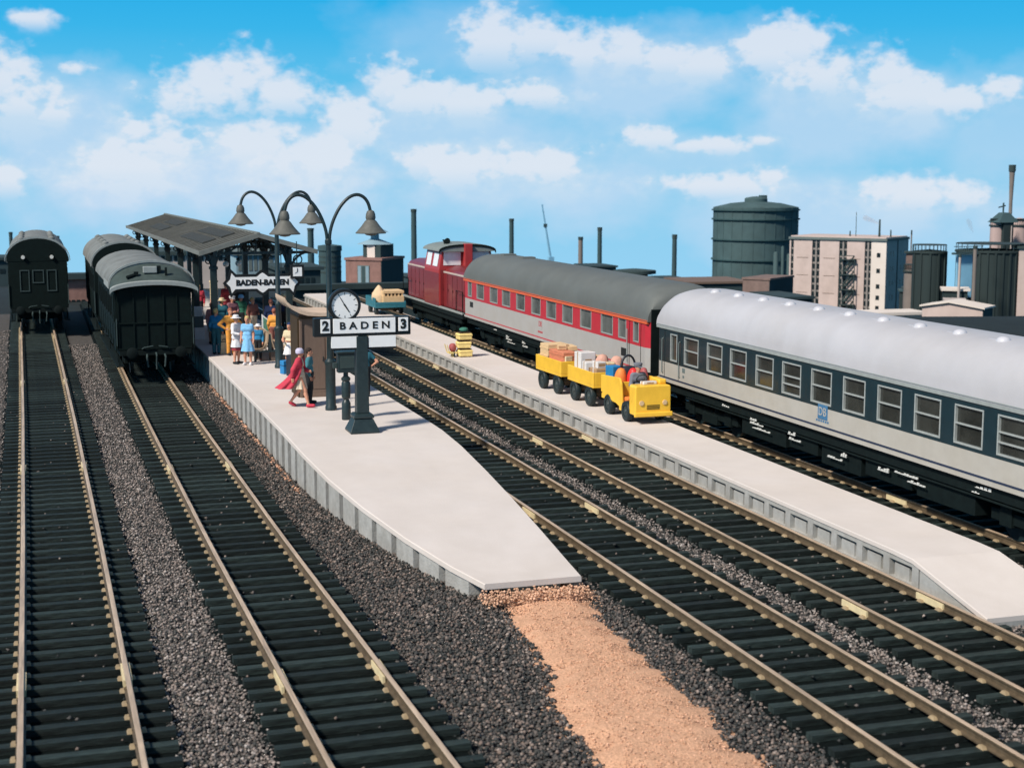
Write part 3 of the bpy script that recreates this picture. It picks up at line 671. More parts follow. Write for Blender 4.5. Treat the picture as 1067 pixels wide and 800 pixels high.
def locomotive():
    y0, y1 = 65.85, 78.0; yc = (y0 + y1) / 2; hl = (y1 - y0) / 2
    t = thing('diesel_locomotive', 'dark red diesel locomotive with a centre cab, ahead of the red coach', 'locomotive', (19.75, yc, 0))
    f = MB(); f.box(-1.38, 1.38, -hl, hl, .95, 1.22); f.box(-1.3, 1.3, -hl + .5, hl - .5, .7, .95); f.box(-1.2, 1.2, -1.6, 1.6, .34, .7)
    f.build('frame', 'coach_black', t, bevel=.015)
    e_ = MB()
    for s_ in (-1, 1): e_.box(min(s_ * 1.40, s_ * 1.3), max(s_ * 1.40, s_ * 1.3), -hl, hl, 1.17, 1.25)
    e_.build('walkway_edge', 'grey_trim', t)
    def hood(a, b, name):
        m_ = MB(); rings = []
        for y, k in ((a, .93), (a + (.25 if b > a else -.25), 1), (b, 1)):
            rings.append([(-1.16 * k, y, 1.23), (-1.16 * k, y, 2.86 * (.5 + .5 * k)), (-1.02 * k, y, 3.06 * (.5 + .5 * k)), (-.55 * k, y, 3.2 * (.5 + .5 * k)), (.55 * k, y, 3.2 * (.5 + .5 * k)), (1.02 * k, y, 3.06 * (.5 + .5 * k)), (1.16 * k, y, 2.86 * (.5 + .5 * k)), (1.16 * k, y, 1.23)])
        m_.loft(rings); o = m_.build(name, 'loco_red', t, bevel=.02)
        s_ = MB(); lo, hi = sorted((a + (.3 if b > a else -.3), b))
        for q in (-1, 1): s_.box(min(q * 1.175, q * 1.10), max(q * 1.175, q * 1.10), lo, hi, 2.87, 2.94)
        s_.build('trim_line', 'pale_wall', o)
        d_ = MB(); y = lo + .3
        while y < hi - .5:
            d_.box(-1.168, -1.10, y, y + .012, 1.35, 2.8); d_.box(-1.172, -1.10, y + .75, y + .79, 2.0, 2.12); y += .86
        d_.build('hood_door', 'coach_black', o)
        return o
    near = hood(-hl + .25, -1.9, 'hood'); far = hood(hl - .25, 1.0, 'hood')
    cab = MB()
    Z0, Z1 = 1.23, 4.05
    def cring(y): return [(-1.40, y, Z0), (-1.40, y, 3.0), (-1.24, y, 3.92), (1.24, y, 3.92), (1.40, y, 3.0), (1.40, y, Z0)]
    cab.loft([cring(-1.88), cring(.98)]); cb = cab.build('cab', 'loco_bright', t, bevel=.03)
    lower = MB(); lower.box(-1.408, -1.30, -1.87, .97, 1.24, 2.84); lower.box(-1.32, 1.32, -1.893, -1.86, 1.3, 3.0); lower.build('cab_panel', 'loco_red', cb)
    rf = MB(); rf.loft([roof_ring(1.42, 3.9, 4.26, y, k, 14, .9) + [(1.2, y, 3.88), (-1.2, y, 3.88)] for y, k in ((-2.12, .9), (-1.9, 1), (1.0, 1), (1.2, .9))]); r_ = rf.build('roof', 'loco_roof', cb, smooth=40)
    ra = roof_ring(1.43, 3.9, 4.27, -2.13, .9, 14, .9); rb = MB()
    for i in range(len(ra) - 1): rb.loft([[(ra[i][0], -2.15, ra[i][2] - .10), (ra[i][0], -2.15, ra[i][2] + .005), (ra[i][0], -2.0, ra[i][2] + .005), (ra[i][0], -2.0, ra[i][2] - .10)], [(ra[i + 1][0], -2.15, ra[i + 1][2] - .10), (ra[i + 1][0], -2.15, ra[i + 1][2] + .005), (ra[i + 1][0], -2.0, ra[i + 1][2] + .005), (ra[i + 1][0], -2.0, ra[i + 1][2] - .10)]])
    rb.build('roof_edge', 'coach_black', r_)
    for a, b in ((-1.18, -.30), (.30, 1.18)):
        w = MB(); w.add([(a, -1.90, 3.22), (b, -1.90, 3.22), (b * .97 if b > 0 else b, -1.90, 3.86), (a * .97 if a < 0 else a, -1.90, 3.86)], [(0, 1, 2, 3)]); w.add([(a, -1.87, 3.22), (b, -1.87, 3.22), (b, -1.87, 3.86), (a, -1.87, 3.86)], [(3, 2, 1, 0)])
        w.build('cab_window', 'glass_sky_white', cb)
    for ya, yb in ((-1.5, -.6), (-.2, .7)):
        w = MB(); w.add([(-1.385, ya, 3.15), (-1.385, yb, 3.15), (-1.275, yb, 3.78), (-1.275, ya, 3.78)], [(0, 1, 2, 3)]); w.add([(-1.36, ya, 3.15), (-1.36, yb, 3.15), (-1.25, yb, 3.78), (-1.25, ya, 3.78)], [(3, 2, 1, 0)])
        w.build('side_window', 'glass_sky_white', cb)
    st = MB(); st.box(-.20, .20, -2.3, -1.9, 3.05, 4.26); st.build('exhaust_duct', 'loco_bright', t, bevel=.03)
    hn = MB(); hn.lathe([(.11, 0), (.11, .1), (.17, .2), (.17, .24)], 14, (-.75, -.8, 4.18)); hn.tube([(-.75, -.8, 4.32), (-.75, -1.1, 4.36)], [.06, .15], 12); hn.build('horn', 'coach_black', t, smooth=35)
    fb = MB(); fb.tube([(.75, -3.0, 3.15), (.75, -3.0, 3.45)], .22, 14); fb.build('fan_cowl', 'coach_black', t, smooth=35)
    for q in (-1, 1): bogie('bogie', t, q * 3.3, base=1.1); buffers(t, q * hl, q)
    for s_ in (-1, 1):
        for a_ in (-hl + .15, hl - 1.3):
            rl = MB(); rl.tube([(s_ * 1.33, a_, 1.22), (s_ * 1.33, a_, 2.2), (s_ * 1.33, a_ + 1.15, 2.2), (s_ * 1.33, a_ + 1.15, 1.22)], .022, 8); rl.build('handrail', 'coach_black', t)
    return t
locomotive()

def old_coach(name, label, x, y, heading, L, zt, hood, ends=True, group=None):
    """dark two-axle coach seen from its end; origin at the near end, +y runs along it"""
    t = thing(name, label, 'train coach', (x, y, 0), heading, group); hw = 1.43 if hood else 1.37; ze = 3.42
    b = MB(); y0 = .95 if hood else 0.0
    prof = [(-1.36, 1.12), (-hw, 1.5), (-hw, ze), (hw, ze), (hw, 1.5), (1.36, 1.12)]
    b.prism(prof, y0, L - y0)
    body = b.build('body', 'coach_green', t, bevel=.015)
    n = int(L / 1.6)
    for s_ in (-1, 1):
        for i in range(n):
            a = y0 + .5 + i * (L - 2 * y0 - 1.0) / n
            w = MB(); xx = s_ * hw; lo_, hi_ = sorted((xx + s_ * .025, xx - .02 * s_))
            for (p, q, r_, u) in ((a, a + .9, 2.2, 2.26), (a, a + .9, 3.0, 3.06), (a, a + .06, 2.26, 3.0), (a + .84, a + .9, 2.26, 3.0)): w.box(lo_, hi_, p, q, r_, u)
            o = w.build('window', 'coach_black', body)
            g_ = MB(); lo2, hi2 = sorted((xx + s_ * .006, xx - .02 * s_)); g_.box(lo2, hi2, a + .06, a + .84, 2.26, 3.0); g_.build('pane', 'glass_dark', o)
        rb_ = MB(); lo_, hi_ = sorted((s_ * (hw + .016), s_ * (hw - .02)))
        rb_.box(lo_, hi_, y0 + .05, L - y0 - .05, 2.02, 2.06); rb_.box(lo_, hi_, y0 + .05, L - y0 - .05, 3.2, 3.24)
        k = y0 + .4
        while k < L - y0 - .4: rb_.box(lo_, hi_, k, k + .03, 1.2, 2.02); k += 1.6
        rb_.build('panel_strip', 'coach_green', body)
    ro = MB(); A0 = y0 if hood else .04
    def arc(k, hwid, y, top, n=22):
        return [(-hwid * math.cos(PI * i / n), y, ze + top * k * math.sin(PI * i / n) ** .95) for i in range(n + 1)]
    top = zt - ze
    ro.loft([arc(1, hw + .10, yy, top) + [(hw + .04, yy, ze - .06), (-hw - .04, yy, ze - .06)] for yy in (A0, A0 + .05, L - A0)])
    roof = ro.build('roof', 'old_roof', t, smooth=40)
    tr = MB(); r1 = arc(1.0, hw + .13, A0 - .02, top); r2 = arc(1.03, hw + .16, A0 - .02, top + .03)
    tr.loft([[r1[i], (r1[i][0], A0 + .12, r1[i][2]), (r2[i][0], A0 + .12, r2[i][2] + .03), (r2[i][0], r2[i][1], r2[i][2] + .03)] for i in range(len(r1))]); tr.build('roof_edge', 'grey_trim', roof)
    if hood:
        h_ = MB(); ra = arc(1.0, hw + .10, y0 - .03, top - .05); rc = arc(.36, hw + .12, -.12, top); rc = [(p[0], p[1], p[2] - .12) for p in rc]
        h_.loft([[ra[i], rc[i], (rc[i][0], rc[i][1], rc[i][2] - .06), (ra[i][0], ra[i][1], ra[i][2] - .06)] for i in range(len(ra))])
        hd = h_.build('porch_roof', 'old_hood', t, smooth=50)
        lp = MB(); r3 = arc(.36, hw + .15, -.15, top)
        lp.loft([[(p[0], -.2, p[2] - .21), (p[0], -.2, p[2] - .07), (p[0], .0, p[2] - .045), (p[0], .0, p[2] - .19)] for p in r3]); lp.build('roof_lip', 'grey_trim', hd, smooth=40)
        pt = MB(); zc = ze + top * .52
        pt.box(-.34, .16, .30, .52, zc + .06, zc + .30); pt.build('lamp_box', 'grey_trim', hd, bevel=.02)
        pd = MB(); pd.box(.17, .30, .34, .5, zc + .08, zc + .32); pd.tube([(-.95, .2, zc - .08), (-.62, .3, zc + .02)], .06, 8); pd.box(-.68, -.52, .24, .36, zc - .02, zc + .12); pd.box(.44, .52, .26, .34, zc - .06, zc + .26); pd.build('roof_fitting', 'coach_black', hd)
        # porch: end wall panels, posts, gate
        po = MB(); po.box(-1.33, 1.33, .02, .09, 1.12, ze + .04); 
        e_ = po.build('porch_end', 'coach_green', t)
        pf = MB()
        for x_ in (-1.33, -.78, -.3, .3, .78, 1.29): pf.box(x_, x_ + .045, -.02, .02, 1.15, 3.3)
        for z_ in (1.15, 2.1, 3.28): pf.box(-1.33, 1.335, -.025, .015, z_, z_ + .05)
        pf.build('end_moulding', 'coach_green', e_)
        for s_ in (-1, 1):
            bs = MB(); bs.box(min(s_ * hw, s_ * (hw - .07)), max(s_ * hw, s_ * (hw - .07)), .0, y0, 1.12, 2.1); bs.box(min(s_ * hw, s_ * (hw - .07)), max(s_ * hw, s_ * (hw - .07)), .0, .1, 2.1, ze); bs.box(min(s_ * hw, s_ * (hw - .07)), max(s_ * hw, s_ * (hw - .07)), .1, y0, 3.2, ze); bs.build('porch_side', 'coach_green', t)
        bd = MB(); bd.box(-hw - .11, -hw - .075, 1.6, 4.6, 3.30, 3.52); bd.build('destination_board', 'grey_trim', t)
    else:
        fr = MB()
        for (x_, w_, z0, z1) in ((-.86, .46, 1.95, 3.0), (-.27, .54, 2.35, 3.0), (.40, .46, 1.95, 3.0)):
            for q in ((x_, x_ + .05, z0, z1), (x_ + w_ - .05, x_ + w_, z0, z1), (x_ + .05, x_ + w_ - .05, z0, z0 + .05), (x_ + .05, x_ + w_ - .05, z1 - .05, z1)): fr.box(q[0], q[1], -.035, .01, q[2], q[3])
        fr.build('end_window', 'works_dark', body)
        ep = MB(); ra = arc(1.0, hw + .07, -.012, top); ep.add([(p[0], -.012, p[2]) for p in ra] + [(p[0], .3, p[2]) for p in ra], [tuple(range(len(ra)))] + [(i, i + 1, i + 1 + len(ra), i + len(ra)) for i in range(len(ra) - 1)]); ep.build('gable', 'coach_green', body)
        for x_ in (-.67, .66):
            lm = MB(); lm.tube([(x_, -.12, 3.62), (x_, .0, 3.62)], .09, 14); lm.build('tail_lamp', 'mark_white', body, smooth=35)
        for y_ in np.arange(2, L - 1, 2.6):
            for x_ in (-.75, .7): rv = MB(); rv.lathe([(.16, -.05), (.16, .12), (.05, .2)], 12, (x_, y_, zt - .16)); rv.build('roof_vent', 'old_roof', roof, smooth=40)
    u = MB(); u.box(-1.3, 1.3, -.02, L + .02, .92, 1.115); u.box(-.9, .9, 1.6, L - 1.6, .5, .92)
    for s_ in (-1, 1):
        u.box(min(s_ * 1.42, s_ * 1.14), max(s_ * 1.42, s_ * 1.14), .1, L - .1, .50, .55); 
        for y_ in (.3, 1.2, L / 2, L - 1.2, L - .3): u.box(s_ * 1.3 - .02, s_ * 1.3 + .02, y_, y_ + .05, .55, .95)
        for y_ in (2.1, L - 2.1): u.box(s_ * .98 - .07, s_ * .98 + .07, y_ - .55, y_ + .55, .45, .62); u.box(s_ * .98 - .1, s_ * .98 + .1, y_ - .15, y_ + .15, .3, .75)
    u.build('underframe', 'coach_black', t, bevel=.01)
    for y_ in (2.1, L - 2.1):
        w = MB()
        for s_ in (-1, 1): w.tube([(s_ * .70, y_, .5), (s_ * .82, y_, .5)], .5, 24)
        w.tube([(-.7, y_, .5), (.7, y_, .5)], .08, 10); w.build('wheelset', 'tyre', t, smooth=30)
    buffers(t, 0, -1); buffers(t, L, 1)
    hk = MB(); hk.tube([(0, 0, 1.0), (0, -.22, 1.02), (.0, -.3, .92), (0, -.22, .62), (0, -.2, .42)], .03, 8)
    for s_ in (-1, 1): hk.tube([(s_ * .32, -.02, .95), (s_ * .34, -.16, .85), (s_ * .3, -.18, .5)], .035, 8)
    hk.build('coupling_hook', 'works_dark', t)
    if True:
        hr = MB()
        for s_ in (-1, 1): hr.tube([(s_ * .5, -.03, 1.16), (s_ * .42, -.09, 1.22), (s_ * .1, -.09, 1.27)], .022, 6); hr.tube([(s_ * 1.38, -.04, 1.3), (s_ * 1.38, -.04, 2.3)], .02, 6)
        hr.build('handrail', 'works_dark', t)
    return t
old_coach('old_coach', 'near dark green two-axle coach with an open end porch, close to the platform wall', 3.88, 56.2, R(.8), 12.2, 4.30, True, group='dark old coaches')
old_coach('old_coach', 'second dark old coach coupled behind the one with the end porch', 3.60, 70.4, R(.3), 12.0, 4.48, False, group='dark old coaches')
old_coach('old_coach', 'lone dark old coach with two tail lamps on its gable, on the far left track', -.22, 76.0, R(.2), 13.0, 4.52, False, group='dark old coaches')
# ------------------------------------------------------------------ platform furniture
PZ = .75
def canopy():
    t = thing('platform_canopy', 'long dark pitched station canopy on two rows of iron posts', 'canopy', (8.28, 60.0, PZ), R(1.5))
    L = 35; hw = 2.33; ze = 4.52 - PZ; zr = 5.22 - PZ
    for s_ in (-1, 1):
        m_ = MB(); m_.loft([[(s_ * hw, y, ze), (0, y, zr), (0, y, zr - .09), (s_ * hw, y, ze - .09)] for y in (0, L)])
        # standing battens of the felt
        for k in range(1, 44):
            y = k * L / 44; m_.loft([[(s_ * hw * q, y - .025, ze + (zr - ze) * (1 - q) + .001), (s_ * hw * q, y + .025, ze + (zr - ze) * (1 - q) + .001), (s_ * hw * q, y + .025, ze + (zr - ze) * (1 - q) + .028), (s_ * hw * q, y - .025, ze + (zr - ze) * (1 - q) + .028)] for q in (.02, .99)])
        rf = m_.build('roof_slope', 'canopy_roof', t)
        if s_ < 0:
            for (y0, y1) in ((3.5, 11.5), (20, 26)):
                for (qa, qb) in ((.18, .42), (.52, .76)):
                    k = MB(); y = y0
                    def pt(q, yy, dz): return (s_ * hw * q, yy, ze + (zr - ze) * (1 - q) + dz)
                    while y < y1:
                        k.loft([[pt(qa, y, .0), pt(qb, y, .0), pt(qb, y, .06), pt(qa, y, .06)], [pt(qa, y + .52, .0), pt(qb, y + .52, .0), pt(qb, y + .52, .06), pt(qa, y + .52, .06)]]); y += .62
                    k.build('skylight', 'skylight', rf)
    f = MB()
    for s_ in (-1, 1):
        f.box(min(s_ * (hw + .05), s_ * (hw - .04)), max(s_ * (hw + .05), s_ * (hw - .04)), -.06, L, ze - .13, ze + .02)
        f.loft([[(s_ * (hw + .04) * q, -.07, ze + (zr - ze) * (1 - q) - .16), (s_ * (hw + .04) * q, -.07, ze + (zr - ze) * (1 - q) + .03), (s_ * (hw + .04) * q, .03, ze + (zr - ze) * (1 - q) + .03), (s_ * (hw + .04) * q, .03, ze + (zr - ze) * (1 - q) - .16)] for q in (0, 1)])
    f.box(-.06, .06, -.08, L, zr - .02, zr + .05)
    f.build('eaves_board', 'canopy_trim', t)
    ys = [.7, 6.4, 12.1, 17.8, 23.5, 29.2, 34.3]
    for y in ys:
        for s_ in (-1, 1):
            x = s_ * 1.72 if s_ < 0 else 1.32
            p = MB(); p.box(x - .16, x + .16, y - .16, y + .16, 0, .5); p.box(x - .125, x + .125, y - .125, y + .125, .5, ze - .62); p.box(x - .16, x + .16, y - .16, y + .16, ze - .74, ze - .62); p.box(x - .12, x + .12, y - .12, y + .12, ze - .62, ze + (zr - ze) * (1 - abs(x) / hw) - .1)
            po = p.build('post', 'iron', t, bevel=.012)
            b = MB()
            # curved brackets to the eaves, to the middle and along the roof
            for (ex, ey) in ((s_ * (hw - .12), y), (x - s_ * .95, y)):
                zt = ze + (zr - ze) * (1 - abs(ex) / hw) - .12
                pts = [(x + (ex - x) * (1 - math.cos(a)), y, (ze - 1.15) + (zt - ze + 1.15) * math.sin(a)) for a in np.linspace(0, PI / 2, 9)]
                b.tube(pts, .05, 6); c_ = (x + (ex - x) * .42, y, zt - (zt - ze + 1.15) * .30)
                rr = abs(ex - x) * .20; b.tube([(c_[0] + rr * math.cos(a), y, c_[2] + rr * math.sin(a)) for a in np.linspace(0, 2 * PI, 15)], .028, 5)
            for q in (-1, 1):
                if 0 < y + q * 1.2 < L: b.tube([(x, y + q * 1.2 * (1 - math.cos(a)), (ze - 1.0) + .93 * math.sin(a)) for a in np.linspace(0, PI / 2, 8)], .045, 6)
            b.build('bracket', 'iron', po)
        tm = MB(); tm.box(-hw + .08, hw - .08, y - .05, y + .05, ze - .16, ze - .05)
        for q in (-1, 1): tm.tube([(q * 1.2, y, ze - .1), (0, y, zr - .12)], .04, 6)
        for xx in (-.6, 0, .6): tm.tube([(xx, y, ze - .1), (xx, y, ze + (zr - ze) * (1 - abs(xx) / hw) - .08)], .03, 6)
        tm.build('truss', 'iron', t)
    bm = MB()
    for x in (-1.72, 1.32): bm.box(x - .08, x + .08, .1, L - .1, ze - .14, ze + .05)
    for x in (-1.2, -.6, .6, 1.2): bm.box(x - .04, x + .04, .1, L - .1, ze + (zr - ze) * (1 - abs(x) / hw) - .16, ze + (zr - ze) * (1 - abs(x) / hw) - .091)
    bm.build('purlin', 'iron', t)
    ln = MB()
    return t
canopy()
def canopy_sky_gap(x, y, label):  # white globes added where bright sky shows through the canopy brackets
    t = thing('sky_gap_globe', label, 'lamp', (x, y, 4.0), 0, 'white globes in place of sky gaps under the canopy')
    a = MB(); a.tube([(0, 0, -.02), (0, 0, .55)], .018, 6); a.lathe([(.03, .06), (.08, .02), (.09, -.05), (.03, -.06)], 16, (0, 0, .0)); a.build('fitting', 'iron', t, smooth=35)
    b = MB(); b.lathe([(.02, -.06), (.10, -.09), (.135, -.18), (.10, -.27), (.02, -.30)], 18); b.build('globe', 'sign_white', t, smooth=60)
for (px, y, l) in ((222, 63.2, 'white globe standing for a sky gap under the canopy, nearest its left front post'), (235, 63.6, 'white globe standing for a sky gap under the canopy, second from its left front post'), (248, 64.0, 'white globe standing for a sky gap under the canopy, third from its left front post')):
    p = PY(px, 263, y); o = canopy_sky_gap(p[0], y, l); 
def station_sign():
    y = 59.4; c = PY(273.5, 294.5, y); k = y / F * 1.04
    t = thing('station_name_sign', 'white star-ended hanging station name sign reading BADEN-BADEN', 'sign', (c[0], y, c[2]), 0)
    w = 35.5 * k
    half = [(1, .0), (.90, .15), (.86, .40), (.76, .235), (.16, .235), (.05, .36), (0, .40)]
    def outline(gx, gz):
        pts = [(x * w, z) for x, z in half]
        full = pts + [(-x, z) for x, z in pts[::-1][1:]]
        pl = full + [(x, -z) for x, z in full[::-1]][1:-1]; out = []; n = len(pl)
        for i in range(n):
            a, b, c_ = Vector(pl[i - 1]), Vector(pl[i]), Vector(pl[(i + 1) % n]); d1 = (b - a).normalized(); d2 = (c_ - b).normalized()
            n1 = Vector((d1.y, -d1.x)); n2 = Vector((d2.y, -d2.x)); m_ = n1 + n2; m_ = m_ / max(.55, m_.dot(m_) / 2); q = b - m_ * -gz if False else b + m_ * gz; out.append((q.x, q.y))
        return out
    a = MB(); a.prism(outline(1.0, .11), -.03, .03); a.build('sign_frame', 'sign_black', t)
    b = MB(); b.prism(outline(1.0, 0.0), -.042, .042); bd = b.build('sign_face', 'sign_white', t)
    text('sign_letters', 'BADEN-BADEN', .30, 'sign_black', bd, (0, -.047, 0), ex=.004, sx=1.02, bold=.018)
    r = MB()
    for x in (-.75, .75): r.tube([(x, .0, .2), (x, .0, 1.25)], .02, 6)
    r.build('hanger', 'iron', t)
station_sign()
def box_clock():
    y = 59.3; c = PY(309.5, 283, y)
    t = thing('box_clock', 'small square black platform clock with a white face, hung beside the name sign', 'clock', (c[0], y, c[2]))
    a = MB(); a.box(-.27, .27, -.10, .10, -.27, .27); a.build('case', 'sign_black', t, bevel=.02)
    b = MB(); b.box(-.18, .18, -.115, -.09, -.18, .18); f = b.build('dial', 'sign_white', t)
    h = MB(); h.box(-.015, .015, -.125, -.117, 0, .14); h.loft([[(0, -.125, -.012), (0, -.117, -.012), (0, -.117, .012), (0, -.125, .012)], [(-.11, -.125, -.07), (-.11, -.117, -.07), (-.1, -.117, -.05), (-.1, -.125, -.05)]]); h.build('clock_hand', 'sign_black', f)
    r = MB(); r.tube([(0, 0, .27), (0, 0, 1.2)], .02, 6); r.build('hanger', 'iron', t)
box_clock()

def lamp_post(label, x, y, first):
    t = thing('street_lamp', label, 'lamp', (x, y, PZ), 0, 'double-armed platform lamps')
    p = MB(); p.lathe([(.17, 0), (.17, .10), (.145, .14), (.145, 1.30), (.165, 1.33), (.165, 1.42), (.10, 1.50), (.105, 1.6), (.095, 2.2), (.115, 2.23), (.115, 2.30), (.088, 2.34), (.075, 4.78), (.10, 4.80), (.10, 4.90), (.06, 4.95)], 18)
    p.build('post', 'iron', t, smooth=35)
    for s_ in (-1, 1):
        a = MB(); pts = [(s_ * .03, 0, 4.85), (s_ * .06, 0, 5.15), (s_ * .17, 0, 5.50), (s_ * .36, 0, 5.85), (s_ * .60, 0, 6.10), (s_ * .84, 0, 6.19), (s_ * 1.04, 0, 6.12), (s_ * 1.17, 0, 5.95), (s_ * 1.235, 0, 5.72)]
        # smooth the path
        q = []
        for i in range(len(pts) - 1):
            p0, p1, p2, p3 = [Vector(pts[max(0, min(len(pts) - 1, i + k))]) for k in (-1, 0, 1, 2)]
            for u in (0, .33, .66): q.append(.5 * ((2 * p1) + (p2 - p0) * u + (2 * p0 - 5 * p1 + 4 * p2 - p3) * u * u + (-p0 + 3 * p1 - 3 * p2 + p3) * u ** 3))
        q.append(Vector(pts[-1])); a.tube(q, .048, 10); a.build('arm', 'iron', t, smooth=60)
        sh = MB(); c = (s_ * 1.24, 0, 5.03)
        sh.lathe([(.035, .72), (.10, .69), (.135, .60), (.145, .50), (.125, .44), (.17, .40), (.27, .26), (.40, .11), (.44, .075), (.435, .05), (.36, .075), (.2, .2), (.02, .3)], 28, c); so_ = sh.build('lamp_shade', 'lamp_shade', t, smooth=35)
        b = MB(); b.lathe([(.02, -.02), (.13, .0), (.22, .06), (.25, .10), (.02, .16)], 20, c); b.build('lamp_glass', 'lamp_shade', so_, smooth=60)
    return t
lamp_post('double-armed iron street lamp directly left of the clock sign', 7.82, 42.28, True)
lamp_post('double-armed iron street lamp beside the waiting crowd, in front of the hanging name sign', 7.87, 52.4, False)

def clock_sign():
    x, y = 7.93, 38.4
    t = thing('platform_sign', 'iron pillar sign with a round clock and a board reading BADEN, 2 and 3', 'sign', (x, y, PZ))
    p = MB()
    def sq(h, z): return [(-h, -h, z), (h, -h, z), (h, h, z), (-h, h, z)]
    p.loft([sq(.39, 0), sq(.39, .05), sq(.25, .36), sq(.23, .37)]); p.loft([sq(.27, .38), sq(.27, .45), sq(.22, .50)])
    p.loft([sq(.165, .50), sq(.15, 2.05), sq(.15, 2.545)]); p.build('pillar', 'iron', t, bevel=.012)
    k = 38.4 * 1.047 / F
    def X(px): return (px - 377.5) * k
    b = MB(); b.box(X(329), X(428.5), -.10, .16, 2.55, 3.04); b.build('board_box', 'sign_black', t, bevel=.02)
    f = MB(); f.box(X(348.2), X(412.3), -.135, -.06, 2.63, 3.02); fo = f.build('name_panel', 'sign_white', t, bevel=.008)
    text('sign_letters', 'BADEN', .262, 'sign_black', fo, (X(380.5), -.140, 2.825), ex=.004, sx=1.16, bold=.007, space=1.6)
    for (a, b_, s_) in ((335.5, 345.2, '2'), (415.6, 425.6, '3')):
        q = MB(); q.box(X(a), X(b_), -.135, -.06, 2.65, 3.01); qo = q.build('number_panel', 'sign_white', t, bevel=.008)
        text('track_number', s_, .34, 'sign_black', qo, (X((a + b_) / 2), -.140, 2.83), ex=.004, bold=.016)
    for (a, b_) in ((346.5, 373.5), (384.5, 412.5)):
        q = MB(); q.box(X(a), X(b_), -.125, .0, 2.25, 2.55); q.build('destination_panel', 'sign_white', t)
        e_ = MB(); e_.box(X(a) - .015, X(b_) + .015, -.11, .03, 2.195, 2.249); e_.build('panel_edge', 'sign_black', t)
    cx, cz = X(360.5), 3.37
    c = MB(); ring = [(.41, -.13), (.43, -.10), (.43, .10), (.41, .13), (.35, .13), (.35, -.13)]
    n = 40; c.loft([[(cx + r * math.cos(a), d, cz + r * math.sin(a)) for r, d in ring] for a in np.linspace(0, 2 * PI, n + 1)], True, False); c.box(cx - .12, cx + .12, -.06, .06, 3.0, 3.05)
    co = c.build('clock_case', 'sign_black', t, smooth=35)
    d = MB(); d.tube([(cx, -.10, cz), (cx, .10, cz)], .36, 40); do = d.build('clock_face', 'sign_white', co)
    h = MB()
    def hand(a, l0, l1, w, yy=-.112):
        ca, sa = math.sin(a), math.cos(a); px_, pz_ = sa, -ca
        h.add([(cx + ca * l0 + px_ * w, yy, cz + sa * l0 + pz_ * w), (cx + ca * l0 - px_ * w, yy, cz + sa * l0 - pz_ * w), (cx + ca * l1 - px_ * w * .6, yy, cz + sa * l1 - pz_ * w * .6), (cx + ca * l1 + px_ * w * .6, yy, cz + sa * l1 + pz_ * w * .6)], [(0, 1, 2, 3)])
    hand(R(-31), -.05, .27, .012, -.116); hand(R(147), -.04, .22, .022, -.113)
    h.build('clock_hand', 'sign_black', do)
    mk_ = MB()
    h2 = h; h = mk_
    for i in range(12):
        a = i * PI / 6; ca, sa = math.sin(a), math.cos(a); px_, pz_ = sa, -ca; w = .008
        mk_.add([(cx + ca * .27 + px_ * w, -.104, cz + sa * .27 + pz_ * w), (cx + ca * .27 - px_ * w, -.104, cz + sa * .27 - pz_ * w), (cx + ca * .335 - px_ * w, -.104, cz + sa * .335 - pz_ * w), (cx + ca * .335 + px_ * w, -.104, cz + sa * .335 + pz_ * w)], [(0, 1, 2, 3)])
    mk_.build('hour_mark', 'sign_black', do)
clock_sign()
def machine():
    p = P(361, 437, PZ)
    t = thing('iron_column', 'short dark turned iron column with a box head, between the street lamp and the clock sign', 'column', (p[0], p[1], PZ))
    a = MB(); a.lathe([(.125, 0), (.13, .03), (.125, .46), (.10, .52), (.075, .56), (.12, .63), (.125, .66), (.125, 1.02), (.10, 1.08), (.13, 1.12), (.13, 1.17), (.07, 1.22), (.065, 1.35)], 18); a.build('shaft', 'iron', t, smooth=35)
    b = MB(); b.box(-.24, .30, -.14, .14, 1.33, 1.86); b.box(-.27, .33, -.17, .17, 1.86, 1.92); bo = b.build('head_box', 'iron', t, bevel=.02)
    c = MB(); c.box(-.36, -.24, -.05, .05, 1.45, 1.6); c.box(-.17, .23, -.155, -.13, 1.45, 1.78); c.build('front_plate', 'works_dark', bo, bevel=.01)
machine()
